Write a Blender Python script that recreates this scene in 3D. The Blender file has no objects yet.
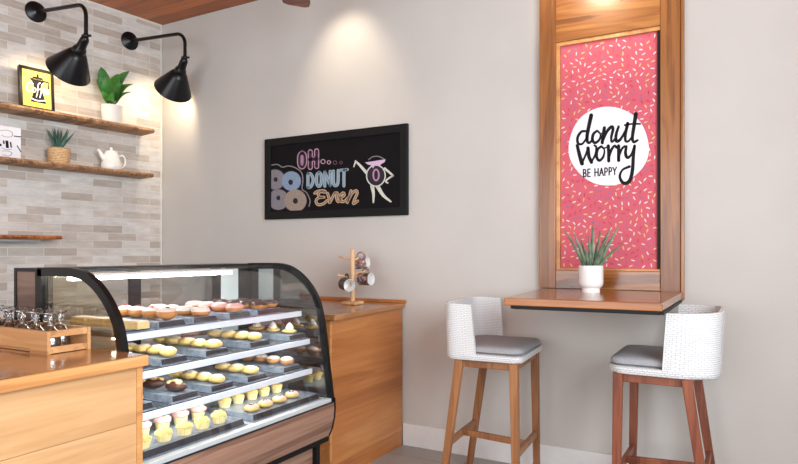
import bpy, bmesh, math, random
from mathutils import Vector, Matrix, noise
R = math.radians
S = bpy.context.scene
C = S.collection

# ------------------------------------------------------------------ camera and the room's own axes
F, U0, V0 = 615.0, 399.0, 252.0
TH = R(29.0)
FW = Vector((-math.sin(TH), math.cos(TH), 0)); RT = Vector((math.cos(TH), math.sin(TH), 0))
_d = 1.3*F/150.6; _l = (162.4-399)/F*_d
CAM = Vector((-(_d*FW.x+_l*RT.x), -(_d*FW.y+_l*RT.y), 1.3))
WL = R(6.65)                       # the tiled wall is not quite square to the plain one
WD = Vector((-math.sin(WL), -math.cos(WL), 0)); WN = Vector((math.cos(WL), -math.sin(WL), 0))
def W(s, off, z): return WD*s + WN*off + Vector((0, 0, z))
def ray(u, v): return FW + RT*((u-U0)/F) + Vector((0, 0, -(v-V0)/F))
def onY(u, v, y):
    d = ray(u, v); return CAM + d*((y-CAM.y)/d.y)
def onX(u, v, x):
    d = ray(u, v); return CAM + d*((x-CAM.x)/d.x)
def onZ(u, v, z):
    d = ray(u, v); return CAM + d*((z-CAM.z)/d.z)

cam_d = bpy.data.cameras.new('camera'); cam = bpy.data.objects.new('camera', cam_d); C.objects.link(cam)
cam.location = CAM; cam.rotation_euler = (R(90), 0, TH)
cam_d.sensor_width = 36; cam_d.lens = F/798*36; cam_d.shift_y = (V0-232)/798; cam_d.clip_start = .05
S.camera = cam

# ------------------------------------------------------------------ materials
def srgb(r, g, b):
    f = lambda c: (c/255/12.92 if c/255 <= .04045 else ((c/255+.055)/1.055)**2.4)
    return (f(r), f(g), f(b), 1)
class NT:
    def __init__(s, name):
        s.m = bpy.data.materials.new(name); s.m.use_nodes = True
        s.t = s.m.node_tree; s.t.nodes.clear()
        s.out = s.n('ShaderNodeOutputMaterial')
    def n(s, typ, **kw):
        x = s.t.nodes.new(typ)
        for k, v in kw.items():
            if k.startswith('i_'): x.inputs[k[2:].replace('_', ' ')].default_value = v
            else: setattr(x, k, v)
        return x
    def l(s, a, b): s.t.links.new(a, b)
    def ramp(s, fac, stops):
        r = s.n('ShaderNodeValToRGB'); e = r.color_ramp.elements
        while len(e) < len(stops): e.new(.5)
        for i, (p, c) in enumerate(stops): e[i].position = p; e[i].color = c
        s.l(fac, r.inputs[0]); return r.outputs[0]
    def coords(s, scale=(1, 1, 1), rnd=True, rot=(0, 0, 0)):
        tc = s.n('ShaderNodeTexCoord'); v = tc.outputs['Object']
        if rnd:
            oi = s.n('ShaderNodeObjectInfo'); mu = s.n('ShaderNodeMath', operation='MULTIPLY'); mu.inputs[1].default_value = 17.
            s.l(oi.outputs['Random'], mu.inputs[0])
            a = s.n('ShaderNodeVectorMath', operation='ADD'); s.l(v, a.inputs[0]); s.l(mu.outputs[0], a.inputs[1]); v = a.outputs[0]
        mp = s.n('ShaderNodeMapping'); mp.inputs['Scale'].default_value = scale; mp.inputs['Rotation'].default_value = rot
        s.l(v, mp.inputs['Vector']); return mp.outputs[0]
    def bsdf(s, col, rough=.5, metal=0, spec=.5, bump=None, bstr=.2, bdist=.002, **kw):
        b = s.n('ShaderNodeBsdfPrincipled')
        if isinstance(col, tuple): b.inputs['Base Color'].default_value = col
        else: s.l(col, b.inputs['Base Color'])
        if isinstance(rough, (int, float)): b.inputs['Roughness'].default_value = rough
        else: s.l(rough, b.inputs['Roughness'])
        b.inputs['Metallic'].default_value = metal; b.inputs['Specular IOR Level'].default_value = spec
        for k, v in kw.items(): b.inputs[k.replace('_', ' ')].default_value = v
        if bump is not None:
            u = s.n('ShaderNodeBump'); u.inputs['Strength'].default_value = bstr; u.inputs['Distance'].default_value = bdist
            s.l(bump, u.inputs['Height']); s.l(u.outputs[0], b.inputs['Normal'])
        s.l(b.outputs[0], s.out.inputs[0]); return s.m

def plain(name, col, rough=.5, metal=0, var=.06, vscale=30, bump=.15, spec=.5, **kw):
    t = NT(name); v = t.coords((vscale,)*3)
    nz = t.n('ShaderNodeTexNoise', i_Scale=1., i_Detail=4.); t.l(v, nz.inputs['Vector'])
    c0 = tuple(max(0, x*(1-var)) for x in col[:3])+(1,); c1 = tuple(min(1, x*(1+var)) for x in col[:3])+(1,)
    return t.bsdf(t.ramp(nz.outputs[0], [(.3, c0), (.7, c1)]), rough, metal, spec, nz.outputs[0], bump, .001, **kw)

def wood(name, dark, mid, light, axis='x', rough=.35, scale=1., rings=.5, coat=0., knots=False):
    t = NT(name)
    k = {'x': (.7, 9, 9), 'y': (9, .7, 9), 'z': (9, 9, .7)}[axis]
    v = t.coords(tuple(a*scale for a in k))
    n1 = t.n('ShaderNodeTexNoise', i_Scale=1., i_Detail=5., i_Roughness=.55, i_Distortion=.6); t.l(v, n1.inputs['Vector'])
    k2 = {'x': (2.5, 90, 90), 'y': (90, 2.5, 90), 'z': (90, 90, 2.5)}[axis]
    v2 = t.coords(tuple(a*scale for a in k2))
    n2 = t.n('ShaderNodeTexNoise', i_Scale=1., i_Detail=3.); t.l(v2, n2.inputs['Vector'])
    # growth rings: sine of the low noise
    mu = t.n('ShaderNodeMath', operation='MULTIPLY'); mu.inputs[1].default_value = 42.; t.l(n1.outputs[0], mu.inputs[0])
    si = t.n('ShaderNodeMath', operation='SINE'); t.l(mu.outputs[0], si.inputs[0])
    ma = t.n('ShaderNodeMath', operation='MULTIPLY_ADD'); ma.inputs[1].default_value = .11*rings; t.l(si.outputs[0], ma.inputs[0]); t.l(n1.outputs[0], ma.inputs[2])
    m2 = t.n('ShaderNodeMath', operation='MULTIPLY_ADD'); m2.inputs[1].default_value = .28; t.l(n2.outputs[0], m2.inputs[0]); t.l(ma.outputs[0], m2.inputs[2])
    col = t.ramp(m2.outputs[0], [(.42, dark), (.62, mid), (.85, light)])
    if knots:
        kk = {'x': (.8, 3, 3), 'y': (3, .8, 3), 'z': (6, 6, 2.2)}[axis]
        vk = t.coords(kk)
        vo = t.n('ShaderNodeTexVoronoi', i_Scale=1.); t.l(vk, vo.inputs['Vector'])
        f = t.ramp(vo.outputs['Distance'], [(.05, (1, 1, 1, 1)), (.13, (0, 0, 0, 1))])
        mx = t.n('ShaderNodeMix', data_type='RGBA'); t.l(f, mx.inputs[0]); t.l(col, mx.inputs[6]); mx.inputs[7].default_value = srgb(74, 40, 18)
        col = mx.outputs[2]
    return t.bsdf(col, rough, 0, .5, m2.outputs[0], .08, .002, Coat_Weight=coat, Coat_Roughness=.15)

def glass_sheet(name, tint, refl=1.0, ior=1.45, rough=.0, base=0.):
    t = NT(name)
    tr = t.n('ShaderNodeBsdfTransparent'); tr.inputs[0].default_value = tint
    gl = t.n('ShaderNodeBsdfGlossy'); gl.inputs['Roughness'].default_value = rough
    fr = t.n('ShaderNodeFresnel'); fr.inputs[0].default_value = ior
    nz = t.n('ShaderNodeTexNoise', i_Scale=3.); t.l(t.coords(), nz.inputs['Vector'])
    mu = t.n('ShaderNodeMath', operation='MULTIPLY_ADD', use_clamp=True); mu.inputs[1].default_value = refl; mu.inputs[2].default_value = base
    t.l(fr.outputs[0], mu.inputs[0])
    mx = t.n('ShaderNodeMixShader'); t.l(mu.outputs[0], mx.inputs[0]); t.l(tr.outputs[0], mx.inputs[1]); t.l(gl.outputs[0], mx.inputs[2])
    t.l(mx.outputs[0], t.out.inputs[0]); return t.m

def emit(name, col, st):
    t = NT(name); e = t.n('ShaderNodeEmission'); e.inputs[0].default_value = col; e.inputs[1].default_value = st
    t.l(e.outputs[0], t.out.inputs[0]); return t.m

def paint_mat():
    t = NT('greige_paint'); v = t.coords((1, 1, 1), False)
    n1 = t.n('ShaderNodeTexNoise', i_Scale=1.3, i_Detail=3.); t.l(v, n1.inputs['Vector'])
    n2 = t.n('ShaderNodeTexNoise', i_Scale=180., i_Detail=2.); t.l(v, n2.inputs['Vector'])
    c = t.ramp(n1.outputs[0], [(.35, srgb(197, 192, 186)), (.65, srgb(203, 198, 192))])
    return t.bsdf(c, .75, 0, .3, n2.outputs[0], .12, .001)

def tile_mat():
    t = NT('stone_brick_tile'); tc = t.n('ShaderNodeUVMap'); uv = tc.outputs[0]
    br = t.n('ShaderNodeTexBrick'); br.offset = .5; br.offset_frequency = 2
    for k, val in dict(Scale=1., Mortar_Size=.0022, Mortar_Smooth=.15, Bias=0., Brick_Width=.243, Row_Height=.0605).items(): br.inputs[k.replace('_', ' ')].default_value = val
    br.inputs['Color1'].default_value = (0, 0, 0, 1); br.inputs['Color2'].default_value = (1, 1, 1, 1); br.inputs['Mortar'].default_value = (.5, .5, .5, 1)
    t.l(uv, br.inputs['Vector'])
    mpv = t.n('ShaderNodeMapping'); mpv.inputs['Scale'].default_value = (7, 22, 1); t.l(uv, mpv.inputs[0])
    nz = t.n('ShaderNodeTexNoise', i_Scale=1., i_Detail=6., i_Roughness=.65); t.l(mpv.outputs[0], nz.inputs['Vector'])
    base = t.ramp(br.outputs['Color'], [(0., srgb(188, 176, 165)), (.25, srgb(200, 190, 180)), (.5, srgb(212, 204, 195)), (.8, srgb(221, 217, 212))])
    mo = t.ramp(nz.outputs[0], [(.3, (.8, .79, .78, 1)), (.7, (1.12, 1.12, 1.12, 1))])
    m1 = t.n('ShaderNodeMix', data_type='RGBA', blend_type='MULTIPLY'); m1.inputs[0].default_value = 1; t.l(base, m1.inputs[6]); t.l(mo, m1.inputs[7])
    m2 = t.n('ShaderNodeMix', data_type='RGBA'); t.l(br.outputs['Fac'], m2.inputs[0]); t.l(m1.outputs[2], m2.inputs[6]); m2.inputs[7].default_value = srgb(226, 221, 213)
    inv = t.n('ShaderNodeMath', operation='SUBTRACT'); inv.inputs[0].default_value = 1.; t.l(br.outputs['Fac'], inv.inputs[1])
    ad = t.n('ShaderNodeMath', operation='MULTIPLY_ADD'); ad.inputs[1].default_value = .25; t.l(nz.outputs[0], ad.inputs[0]); t.l(inv.outputs[0], ad.inputs[2])
    return t.bsdf(m2.outputs[2], .5, 0, .4, ad.outputs[0], .5, .003)

def floor_mat():
    t = NT('grey_floor_tile'); tc = t.n('ShaderNodeTexCoord'); mp = t.n('ShaderNodeMapping'); mp.inputs['Location'].default_value = (.12, .2, 0); t.l(tc.outputs['Object'], mp.inputs[0])
    br = t.n('ShaderNodeTexBrick'); br.offset = 0
    for k, val in dict(Scale=1., Mortar_Size=.003, Mortar_Smooth=.1, Bias=0., Brick_Width=.6, Row_Height=.6).items(): br.inputs[k.replace('_', ' ')].default_value = val
    br.inputs['Color1'].default_value = srgb(158, 154, 150); br.inputs['Color2'].default_value = srgb(166, 162, 157); br.inputs['Mortar'].default_value = srgb(120, 117, 114)
    t.l(mp.outputs[0], br.inputs['Vector'])
    nz = t.n('ShaderNodeTexNoise', i_Scale=5., i_Detail=6.); t.l(tc.outputs['Object'], nz.inputs['Vector'])
    mo = t.ramp(nz.outputs[0], [(.3, (.9, .9, .9, 1)), (.7, (1.06, 1.06, 1.06, 1))])
    m1 = t.n('ShaderNodeMix', data_type='RGBA', blend_type='MULTIPLY'); m1.inputs[0].default_value = 1; t.l(br.outputs['Color'], m1.inputs[6]); t.l(mo, m1.inputs[7])
    return t.bsdf(m1.outputs[2], .45)

def ceiling_mat():
    t = NT('stained_plank_ceiling'); tc = t.n('ShaderNodeTexCoord')
    mp = t.n('ShaderNodeMapping'); mp.inputs['Scale'].default_value = (1, 1, 1); t.l(tc.outputs['Object'], mp.inputs[0])
    br = t.n('ShaderNodeTexBrick'); br.offset = .37
    for k, val in dict(Scale=1., Mortar_Size=.0025, Mortar_Smooth=.3, Bias=0., Brick_Width=2.4, Row_Height=.14).items(): br.inputs[k.replace('_', ' ')].default_value = val
    br.inputs['Color1'].default_value = srgb(158, 88, 46); br.inputs['Color2'].default_value = srgb(190, 114, 64); br.inputs['Mortar'].default_value = srgb(96, 52, 28)
    t.l(mp.outputs[0], br.inputs['Vector'])
    m3 = t.n('ShaderNodeMapping'); m3.inputs['Scale'].default_value = (2, 30, 2); t.l(tc.outputs['Object'], m3.inputs[0])
    nz = t.n('ShaderNodeTexNoise', i_Scale=1., i_Detail=5., i_Distortion=.5); t.l(m3.outputs[0], nz.inputs['Vector'])
    mo = t.ramp(nz.outputs[0], [(.3, (.72, .7, .68, 1)), (.7, (1.2, 1.2, 1.2, 1))])
    m1 = t.n('ShaderNodeMix', data_type='RGBA', blend_type='MULTIPLY'); m1.inputs[0].default_value = 1; t.l(br.outputs['Color'], m1.inputs[6]); t.l(mo, m1.inputs[7])
    return t.bsdf(m1.outputs[2], .45)

def weave_mat():
    t = NT('white_wicker'); tc = t.n('ShaderNodeUVMap')
    br = t.n('ShaderNodeTexBrick'); br.offset = .5
    for k, val in dict(Scale=1., Mortar_Size=.0022, Mortar_Smooth=1., Bias=0., Brick_Width=.020, Row_Height=.010).items(): br.inputs[k.replace('_', ' ')].default_value = val
    t.l(tc.outputs[0], br.inputs['Vector'])
    c = t.ramp(br.outputs['Fac'], [(0., srgb(240, 240, 240)), (1., srgb(206, 206, 208))])
    inv = t.n('ShaderNodeMath', operation='SUBTRACT'); inv.inputs[0].default_value = 1.; t.l(br.outputs['Fac'], inv.inputs[1])
    return t.bsdf(c, .5, 0, .4, inv.outputs[0], .7, .004)

def basket_mat():
    t = NT('woven_seagrass'); v = t.coords((1, 1, 1), False)
    wv = t.n('ShaderNodeTexWave', wave_type='BANDS', bands_direction='Z'); wv.inputs['Scale'].default_value = 28.; wv.inputs['Distortion'].default_value = 2.5; wv.inputs['Detail'].default_value = 3.; t.l(v, wv.inputs['Vector'])
    nz = t.n('ShaderNodeTexNoise', i_Scale=60.); t.l(v, nz.inputs['Vector'])
    ad = t.n('ShaderNodeMath', operation='MULTIPLY_ADD'); ad.inputs[1].default_value = .6; t.l(wv.outputs['Fac'], ad.inputs[0]); t.l(nz.outputs[0], ad.inputs[2])
    c = t.ramp(ad.outputs[0], [(.3, srgb(140, 100, 66)), (.6, srgb(196, 154, 110)), (.95, srgb(224, 190, 146))])
    return t.bsdf(c, .8, 0, .2, ad.outputs[0], .7, .004)

def leaf_mat(name, dark, light, scale=12, rough=.35):
    t = NT(name); v = t.coords((scale,)*3)
    nz = t.n('ShaderNodeTexNoise', i_Scale=1., i_Detail=3.); t.l(v, nz.inputs['Vector'])
    return t.bsdf(t.ramp(nz.outputs[0], [(.3, dark), (.7, light)]), rough, 0, .5, nz.outputs[0], .1)

def mug_mat(name, cols):
    t = NT(name); v = t.coords((55, 55, 55))
    vo = t.n('ShaderNodeTexVoronoi', i_Scale=1.); t.l(v, vo.inputs['Vector'])
    bw = t.n('ShaderNodeRGBToBW'); t.l(vo.outputs['Color'], bw.inputs[0])
    st = [(.0+i*.8/len(cols), c) for i, c in enumerate(cols)]
    return t.bsdf(t.ramp(bw.outputs[0], st), .25)

M = {}
M['paint'] = paint_mat(); M['tile'] = tile_mat(); M['floor'] = floor_mat(); M['ceil'] = ceiling_mat()
M['weave'] = weave_mat(); M['basket'] = basket_mat()
M['white_trim'] = plain('white_trim_paint', srgb(228, 227, 225), .45, var=.02)
M['grout'] = plain('corner_bead', srgb(226, 222, 214), .5, var=.03)
M['honey_x'] = wood('honey_plywood_along', srgb(184, 138, 92), srgb(204, 158, 110), srgb(218, 176, 130), 'y', .4, .8, .25)
M['honey_end'] = wood('honey_plywood_end', srgb(168, 108, 58), srgb(206, 148, 90), srgb(226, 176, 120), 'x', .4, .8, .5)
M['top_y'] = wood('varnished_worktop', srgb(126, 80, 46), srgb(164, 110, 66), srgb(186, 132, 86), 'y', .16, .9, .5, .4)
M['cabinet'] = wood('amber_cabinet_veneer', srgb(150, 88, 42), srgb(182, 114, 60), srgb(200, 136, 80), 'y', .38, .6, .25)
M['edge'] = wood('solid_edge_strip', srgb(170, 110, 60), srgb(204, 144, 86), srgb(220, 168, 110), 'y', .35, 1.2, .3)
M['fir_z'] = wood('knotty_fir_upright', srgb(108, 62, 26), srgb(146, 90, 42), srgb(170, 114, 58), 'z', .3, 1., .5, .2, True)
M['fir_x'] = wood('knotty_fir_rail', srgb(106, 61, 26), srgb(147, 91, 43), srgb(172, 116, 60), 'x', .22, 1., .8, .5)
M['ledge'] = wood('polished_ledge_fir', srgb(116, 66, 30), srgb(156, 96, 49), srgb(178, 120, 68), 'x', .2, 1., .4, .3)
M['live'] = wood('live_edge_board', srgb(108, 74, 48), srgb(150, 110, 76), srgb(188, 146, 106), 'x', .6, 1.4, .8)
M['live_thin'] = wood('red_edge_board', srgb(126, 66, 34), srgb(172, 104, 58), srgb(196, 130, 80), 'x', .5, 1.4, .8)
M['walnut'] = wood('walnut_laminate', srgb(110, 78, 64), srgb(150, 113, 94), srgb(176, 140, 118), 'y', .4, 1., .7)
M['walnut_z'] = wood('walnut_laminate_end', srgb(82, 60, 50), srgb(108, 84, 72), srgb(130, 104, 90), 'x', .4, 1., .7)
M['leg_lit'] = wood('teak_lit', srgb(108, 66, 36), srgb(144, 92, 54), srgb(168, 116, 74), 'z', .4, 1.5, .4)  # left stool: same wood as the right one, brighter light put into the colour
M['leg_dim'] = wood('teak_dim', srgb(96, 46, 26), srgb(130, 66, 40), srgb(152, 88, 58), 'z', .4, 1.5, .4)  # right stool: same wood, its different light painted as a darker, redder tone
M['crate'] = wood('pale_crate_wood', srgb(156, 104, 60), srgb(190, 138, 88), srgb(210, 162, 112), 'x', .5, 1.4, .4)
M['fanwood'] = wood('red_fan_blade', srgb(96, 46, 26), srgb(138, 70, 42), srgb(164, 92, 58), 'x', .35, 1., .6)
M['peg'] = wood('beech_rod', srgb(186, 134, 88), srgb(214, 168, 122), srgb(228, 190, 148), 'z', .5, 1.5, .3)
M['black'] = plain('black_enamel', srgb(15, 15, 17), .3, var=.1, spec=.35)
M['blackmatte'] = plain('black_matte', srgb(16, 15, 17), .5, var=.1, spec=.25)
M['inner'] = plain('shade_inner_white', srgb(235, 230, 220), .5, var=.02)
M['steel'] = plain('brushed_steel', srgb(170, 178, 180), .35, .8, var=.05)
M['rail'] = plain('white_price_rail', srgb(225, 230, 238), .35, var=.02)
M['deck'] = plain('pale_deck_metal', srgb(200, 206, 208), .3, .15, var=.03)
M['shelfdark'] = plain('smoked_shelf', srgb(66, 72, 80), .22, var=.08)
M['slate'] = plain('slate_tray', srgb(126, 138, 152), .25, var=.25, vscale=45)
M['slate_shaded'] = plain('slate_tray_shaded', srgb(52, 50, 54), .3, var=.25, vscale=45)  # slate again, weaker light on the tray fronts put into the colour
M['white_panel'] = plain('white_panel', srgb(214, 222, 218), .4, var=.02)
M['ceramic'] = plain('white_ceramic', srgb(236, 235, 232), .22, var=.015)
M['potmatte'] = plain('white_matte_pot', srgb(234, 229, 222), .55, var=.02)
M['card'] = plain('white_card', srgb(228, 230, 238), .6, var=.02)
M['soil'] = plain('dark_soil', srgb(52, 40, 30), .95, var=.4, vscale=120)
M['cushion'] = plain('grey_cushion_fabric', srgb(158, 158, 160), .9, var=.12, vscale=160, bump=.5, spec=.15)
M['board'] = plain('blackboard_slate', srgb(16, 14, 17), .7, var=.15, vscale=8, spec=.15)
M['yellow'] = plain('yellow_print', srgb(244, 214, 88), .5, var=.02)
M['ink'] = plain('black_ink', srgb(17, 16, 20), .6, var=.05, spec=.2)
M['whiteink'] = plain('white_ink', srgb(240, 238, 236), .6, var=.02)
M['pink'] = plain('pink_print', srgb(206, 96, 110), .6, var=.03, vscale=4, spec=.2)
M['sp_w'] = plain('sprinkle_white', srgb(250, 240, 236), .5, var=.01); M['sp_y'] = plain('sprinkle_yellow', srgb(248, 214, 146), .5, var=.01)
M['sp_r'] = plain('sprinkle_rose', srgb(198, 56, 84), .5, var=.01); M['sp_b'] = plain('sprinkle_mauve', srgb(160, 118, 168), .5, var=.01)
M['disc'] = plain('white_disc', srgb(238, 236, 240), .5, var=.01)
def chalk(n, c): M[n] = plain('chalk_'+n, c, .95, var=.3, vscale=260, bump=.1)
chalk('c_pink', srgb(176, 136, 158)); chalk('c_dim', srgb(84, 60, 72)); chalk('c_blue', srgb(150, 170, 184)); chalk('c_tan', srgb(190, 160, 132))
chalk('c_white', srgb(206, 206, 196)); chalk('c_grey', srgb(128, 124, 130)); chalk('c_lilac', srgb(206, 176, 208)); chalk('c_brown', srgb(150, 134, 122)); chalk('c_sky', srgb(128, 148, 172)); chalk('c_dark', srgb(42, 32, 44))
M['leaf'] = leaf_mat('rubber_leaf', srgb(48, 116, 44), srgb(96, 166, 72)); M['agave'] = leaf_mat('blue_agave', srgb(44, 78, 72), srgb(92, 128, 116), 18)
M['aloe'] = leaf_mat('aloe_leaf', srgb(62, 88, 68), srgb(126, 146, 118), 25, .4)
M['stem'] = plain('green_stem', srgb(60, 100, 44), .5)
M['glass_front'] = glass_sheet('curved_front_glass', (.985, .99, .99, 1), .14)
M['glass_end'] = glass_sheet('bronze_end_glass', (.92, .88, .78, 1), .5, 1.5, base=.0)
M['glass_far'] = glass_sheet('mirrored_bronze_glass', (.5, .46, .40, 1), 1.0, 1.5, base=.45)
M['glass_back'] = glass_sheet('sliding_door_glass', (.93, .95, .95, 1), .8)
M['glass'] = glass_sheet('clear_drinking_glass', (.98, .985, .985, 1), 1.5, 1.5, .12, base=.2)
M['led'] = emit('led_tube', (.9, .96, 1, 1), 22.); M['led_s'] = emit('led_strip', (1, .97, .92, 1), 19.)
M['bulb'] = emit('warm_bulb', (1, .78, .5, 1), 12.)
M['dough'] = plain('fried_dough', srgb(190, 128, 70), .6, var=.18, vscale=35, bump=.4); M['bun'] = plain('yellow_bun', srgb(232, 196, 116), .55, var=.12, vscale=35, bump=.4)
M['sugar'] = plain('icing_sugar', srgb(226, 212, 200), .9, var=.06, vscale=90, bump=.5); M['jam'] = plain('red_jam', srgb(168, 36, 34), .2, var=.1)
M['pinkice'] = plain('pink_icing', srgb(226, 176, 166), .35, var=.04); M['choc'] = plain('chocolate', srgb(72, 40, 30), .3, var=.2)
M['cream'] = plain('whipped_cream', srgb(246, 242, 232), .6, var=.03); M['paper'] = plain('cupcake_paper', srgb(238, 222, 160), .7, var=.08)
M['crumb'] = plain('crumble_top', srgb(236, 208, 130), .85, var=.25, vscale=140, bump=1.); M['nut'] = plain('chopped_nut', srgb(212, 178, 122), .7, var=.25, vscale=80)
M['berry'] = plain('dark_berry', srgb(82, 26, 36), .3, var=.2); M['short'] = plain('shortbread', srgb(224, 190, 134), .75, var=.1, vscale=60)
M['mug_a'] = mug_mat('dark_print_mug', [srgb(50, 40, 42), srgb(30, 26, 30), srgb(120, 84, 70), srgb(64, 44, 50)])
M['mug_b'] = mug_mat('brown_dot_mug', [srgb(46, 34, 36), srgb(112, 76, 72), srgb(34, 30, 36), srgb(150, 124, 120)])
M['mug_c'] = mug_mat('violet_print_mug', [srgb(120, 110, 168), srgb(52, 40, 48), srgb(206, 198, 214), srgb(150, 110, 80)])

# ------------------------------------------------------------------ mesh building
class MB:
    def __init__(s, xf=None): s.v = []; s.f = []; s.mi = []; s.uv = {}; s.xf = xf; s.cur = 0
    def add(s, p):
        p = Vector(p); s.v.append(s.xf(p) if s.xf else p); return len(s.v)-1
    def face(s, idx, uv=None):
        if uv: s.uv[len(s.f)] = uv
        s.f.append(tuple(idx)); s.mi.append(s.cur)
    def hexa(s, P):
        i = [s.add(p) for p in P]          # 0-3 bottom loop, 4-7 top loop
        for q in ((3, 2, 1, 0), (4, 5, 6, 7), (0, 1, 5, 4), (1, 2, 6, 5), (2, 3, 7, 6), (3, 0, 4, 7)): s.face([i[k] for k in q])
    def box(s, a, b):
        (x0, y0, z0), (x1, y1, z1) = a, b
        s.hexa([(x0, y0, z0), (x1, y0, z0), (x1, y1, z0), (x0, y1, z0), (x0, y0, z1), (x1, y0, z1), (x1, y1, z1), (x0, y1, z1)])
    def bar(s, p0, p1, w, h, up=(0, 0, 1), w1=None, h1=None):
        p0 = Vector(p0); p1 = Vector(p1); d = (p1-p0).normalized(); sd = d.cross(Vector(up)).normalized(); u = sd.cross(d)
        w1 = w1 or w; h1 = h1 or h
        q = lambda p, ww, hh: [p-sd*ww/2-u*hh/2, p+sd*ww/2-u*hh/2, p+sd*ww/2+u*hh/2, p-sd*ww/2+u*hh/2]
        s.hexa(q(p0, w, h)+q(p1, w1, h1))
    def ring(s, c, r, ax, n, ry=None, ref=None):
        ax = Vector(ax).normalized(); ref = Vector(ref) if ref else (Vector((0, 0, 1)) if abs(ax.z) < .9 else Vector((1, 0, 0)))
        a = ax.cross(ref).normalized(); b = ax.cross(a)
        return [s.add(Vector(c)+a*(r*math.cos(2*math.pi*k/n))+b*((ry or r)*math.sin(2*math.pi*k/n))) for k in range(n)]
    def skin(s, rings, caps=True):
        n = len(rings[0])
        for A, B in zip(rings, rings[1:]):
            for k in range(n): s.face((A[k], A[(k+1) % n], B[(k+1) % n], B[k]))
        if caps: s.face(rings[0][::-1]); s.face(rings[-1])
    def cyl(s, p0, p1, r0, r1=None, n=16, caps=True):
        ax = Vector(p1)-Vector(p0); s.skin([s.ring(p0, r0, ax, n), s.ring(p1, r0 if r1 is None else r1, ax, n)], caps)
    def tube(s, pts, r, n=10, caps=True, radii=None):
        P = [Vector(p) for p in pts]; rs = []
        ref = Vector((.31, .17, .93))
        for i, p in enumerate(P):
            t = (P[min(i+1, len(P)-1)]-P[max(i-1, 0)]).normalized()
            a = ref-t*ref.dot(t); a.normalize(); b = t.cross(a); ref = a
            rr = radii[i] if radii else r
            rs.append([s.add(p+a*(rr*math.cos(2*math.pi*k/n))+b*(rr*math.sin(2*math.pi*k/n))) for k in range(n)])
        s.skin(rs, caps)
    def lathe(s, prof, c=(0, 0, 0), n=28, ax=None, caps=True):
        c = Vector(c); m = Vector((0, 0, 1)).rotation_difference(Vector(ax).normalized()).to_matrix() if ax else Matrix.Identity(3)
        s.skin([[s.add(c+m @ Vector((r*math.cos(2*math.pi*k/n), r*math.sin(2*math.pi*k/n), z))) for k in range(n)] for r, z in prof], caps)
    def ell(s, c, rx, ry, rz, n=20, m=10, lo=-90, hi=90, jit=0, seed=0):
        c = Vector(c); rs = []
        for i in range(m+1):
            a = R(lo+(hi-lo)*i/m); a = max(R(-89), min(R(89), a))
            rr = []
            for k in range(n):
                p = Vector((rx*math.cos(a)*math.cos(2*math.pi*k/n), ry*math.cos(a)*math.sin(2*math.pi*k/n), rz*math.sin(a)))
                if jit: p *= 1+jit*noise.noise(p*45+Vector((seed*7.1, seed, 0)))
                rr.append(s.add(c+p))
            rs.append(rr)
        s.skin(rs)
    def prism(s, poly, f0, f1):
        a = [s.add(f0(p)) for p in poly]; b = [s.add(f1(p)) for p in poly]; n = len(a)
        s.face(a[::-1]); s.face(b)
        for k in range(n): s.face((a[k], a[(k+1) % n], b[(k+1) % n], b[k]))
    def poly(s, pts, f): s.face([s.add(f(p)) for p in pts])
    def stroke(s, pts, w, f, cap=True, smooth=True, n=8):
        P = catmull(pts) if smooth and len(pts) > 2 else [Vector(p) for p in pts]
        L = len(P); wf = w if callable(w) else (lambda t: w)
        lf = []; rg = []
        for i in range(L):
            t = P[min(i+1, L-1)]-P[max(i-1, 0)]
            if t.length < 1e-9: t = Vector((1, 0))
            t.normalize(); nn = Vector((-t.y, t.x))*wf(i/(L-1))/2
            lf.append(s.add(f(P[i]+nn))); rg.append(s.add(f(P[i]-nn)))
        for i in range(L-1): s.face((lf[i], rg[i], rg[i+1], lf[i+1]))
        if cap:
            for i in (0, L-1):
                rr = wf(i/(L-1))/2; s.face([s.add(f(P[i]+Vector((rr*math.cos(2*math.pi*k/10), rr*math.sin(2*math.pi*k/10))))) for k in range(10)])
    def disc(s, c, rx, ry, f, n=36):
        s.face([s.add(f(Vector((c[0]+rx*math.cos(2*math.pi*k/n), c[1]+ry*math.sin(2*math.pi*k/n))))) for k in range(n)])
    def annulus(s, c, rx, ry, w, f, n=36):
        o = [s.add(f(Vector((c[0]+rx*math.cos(2*math.pi*k/n), c[1]+ry*math.sin(2*math.pi*k/n))))) for k in range(n)]
        i = [s.add(f(Vector((c[0]+(rx-w)*math.cos(2*math.pi*k/n), c[1]+(ry-w)*math.sin(2*math.pi*k/n))))) for k in range(n)]
        for k in range(n): s.face((o[k], o[(k+1) % n], i[(k+1) % n], i[k]))
    def mesh(s, name, mats, base=(0, 0, 0), smooth=None, recalc=True):
        me = bpy.data.meshes.new(name); b = Vector(base)
        me.from_pydata([v-b for v in s.v], [], s.f)
        for m in (mats if isinstance(mats, (list, tuple)) else [mats]): me.materials.append(m)
        for p, i in zip(me.polygons, s.mi): p.material_index = i
        if s.uv:
            ul = me.uv_layers.new(name='UVMap')
            for fi, uv in s.uv.items():
                for li, c in zip(me.polygons[fi].loop_indices, uv): ul.data[li].uv = c
        if recalc:
            bm = bmesh.new(); bm.from_mesh(me); bmesh.ops.recalc_face_normals(bm, faces=bm.faces); bm.to_mesh(me); bm.free()
        if smooth is not None:
            for p in me.polygons: p.use_smooth = True
            me.set_sharp_from_angle(angle=R(smooth))
        me.update(); return me
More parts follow.
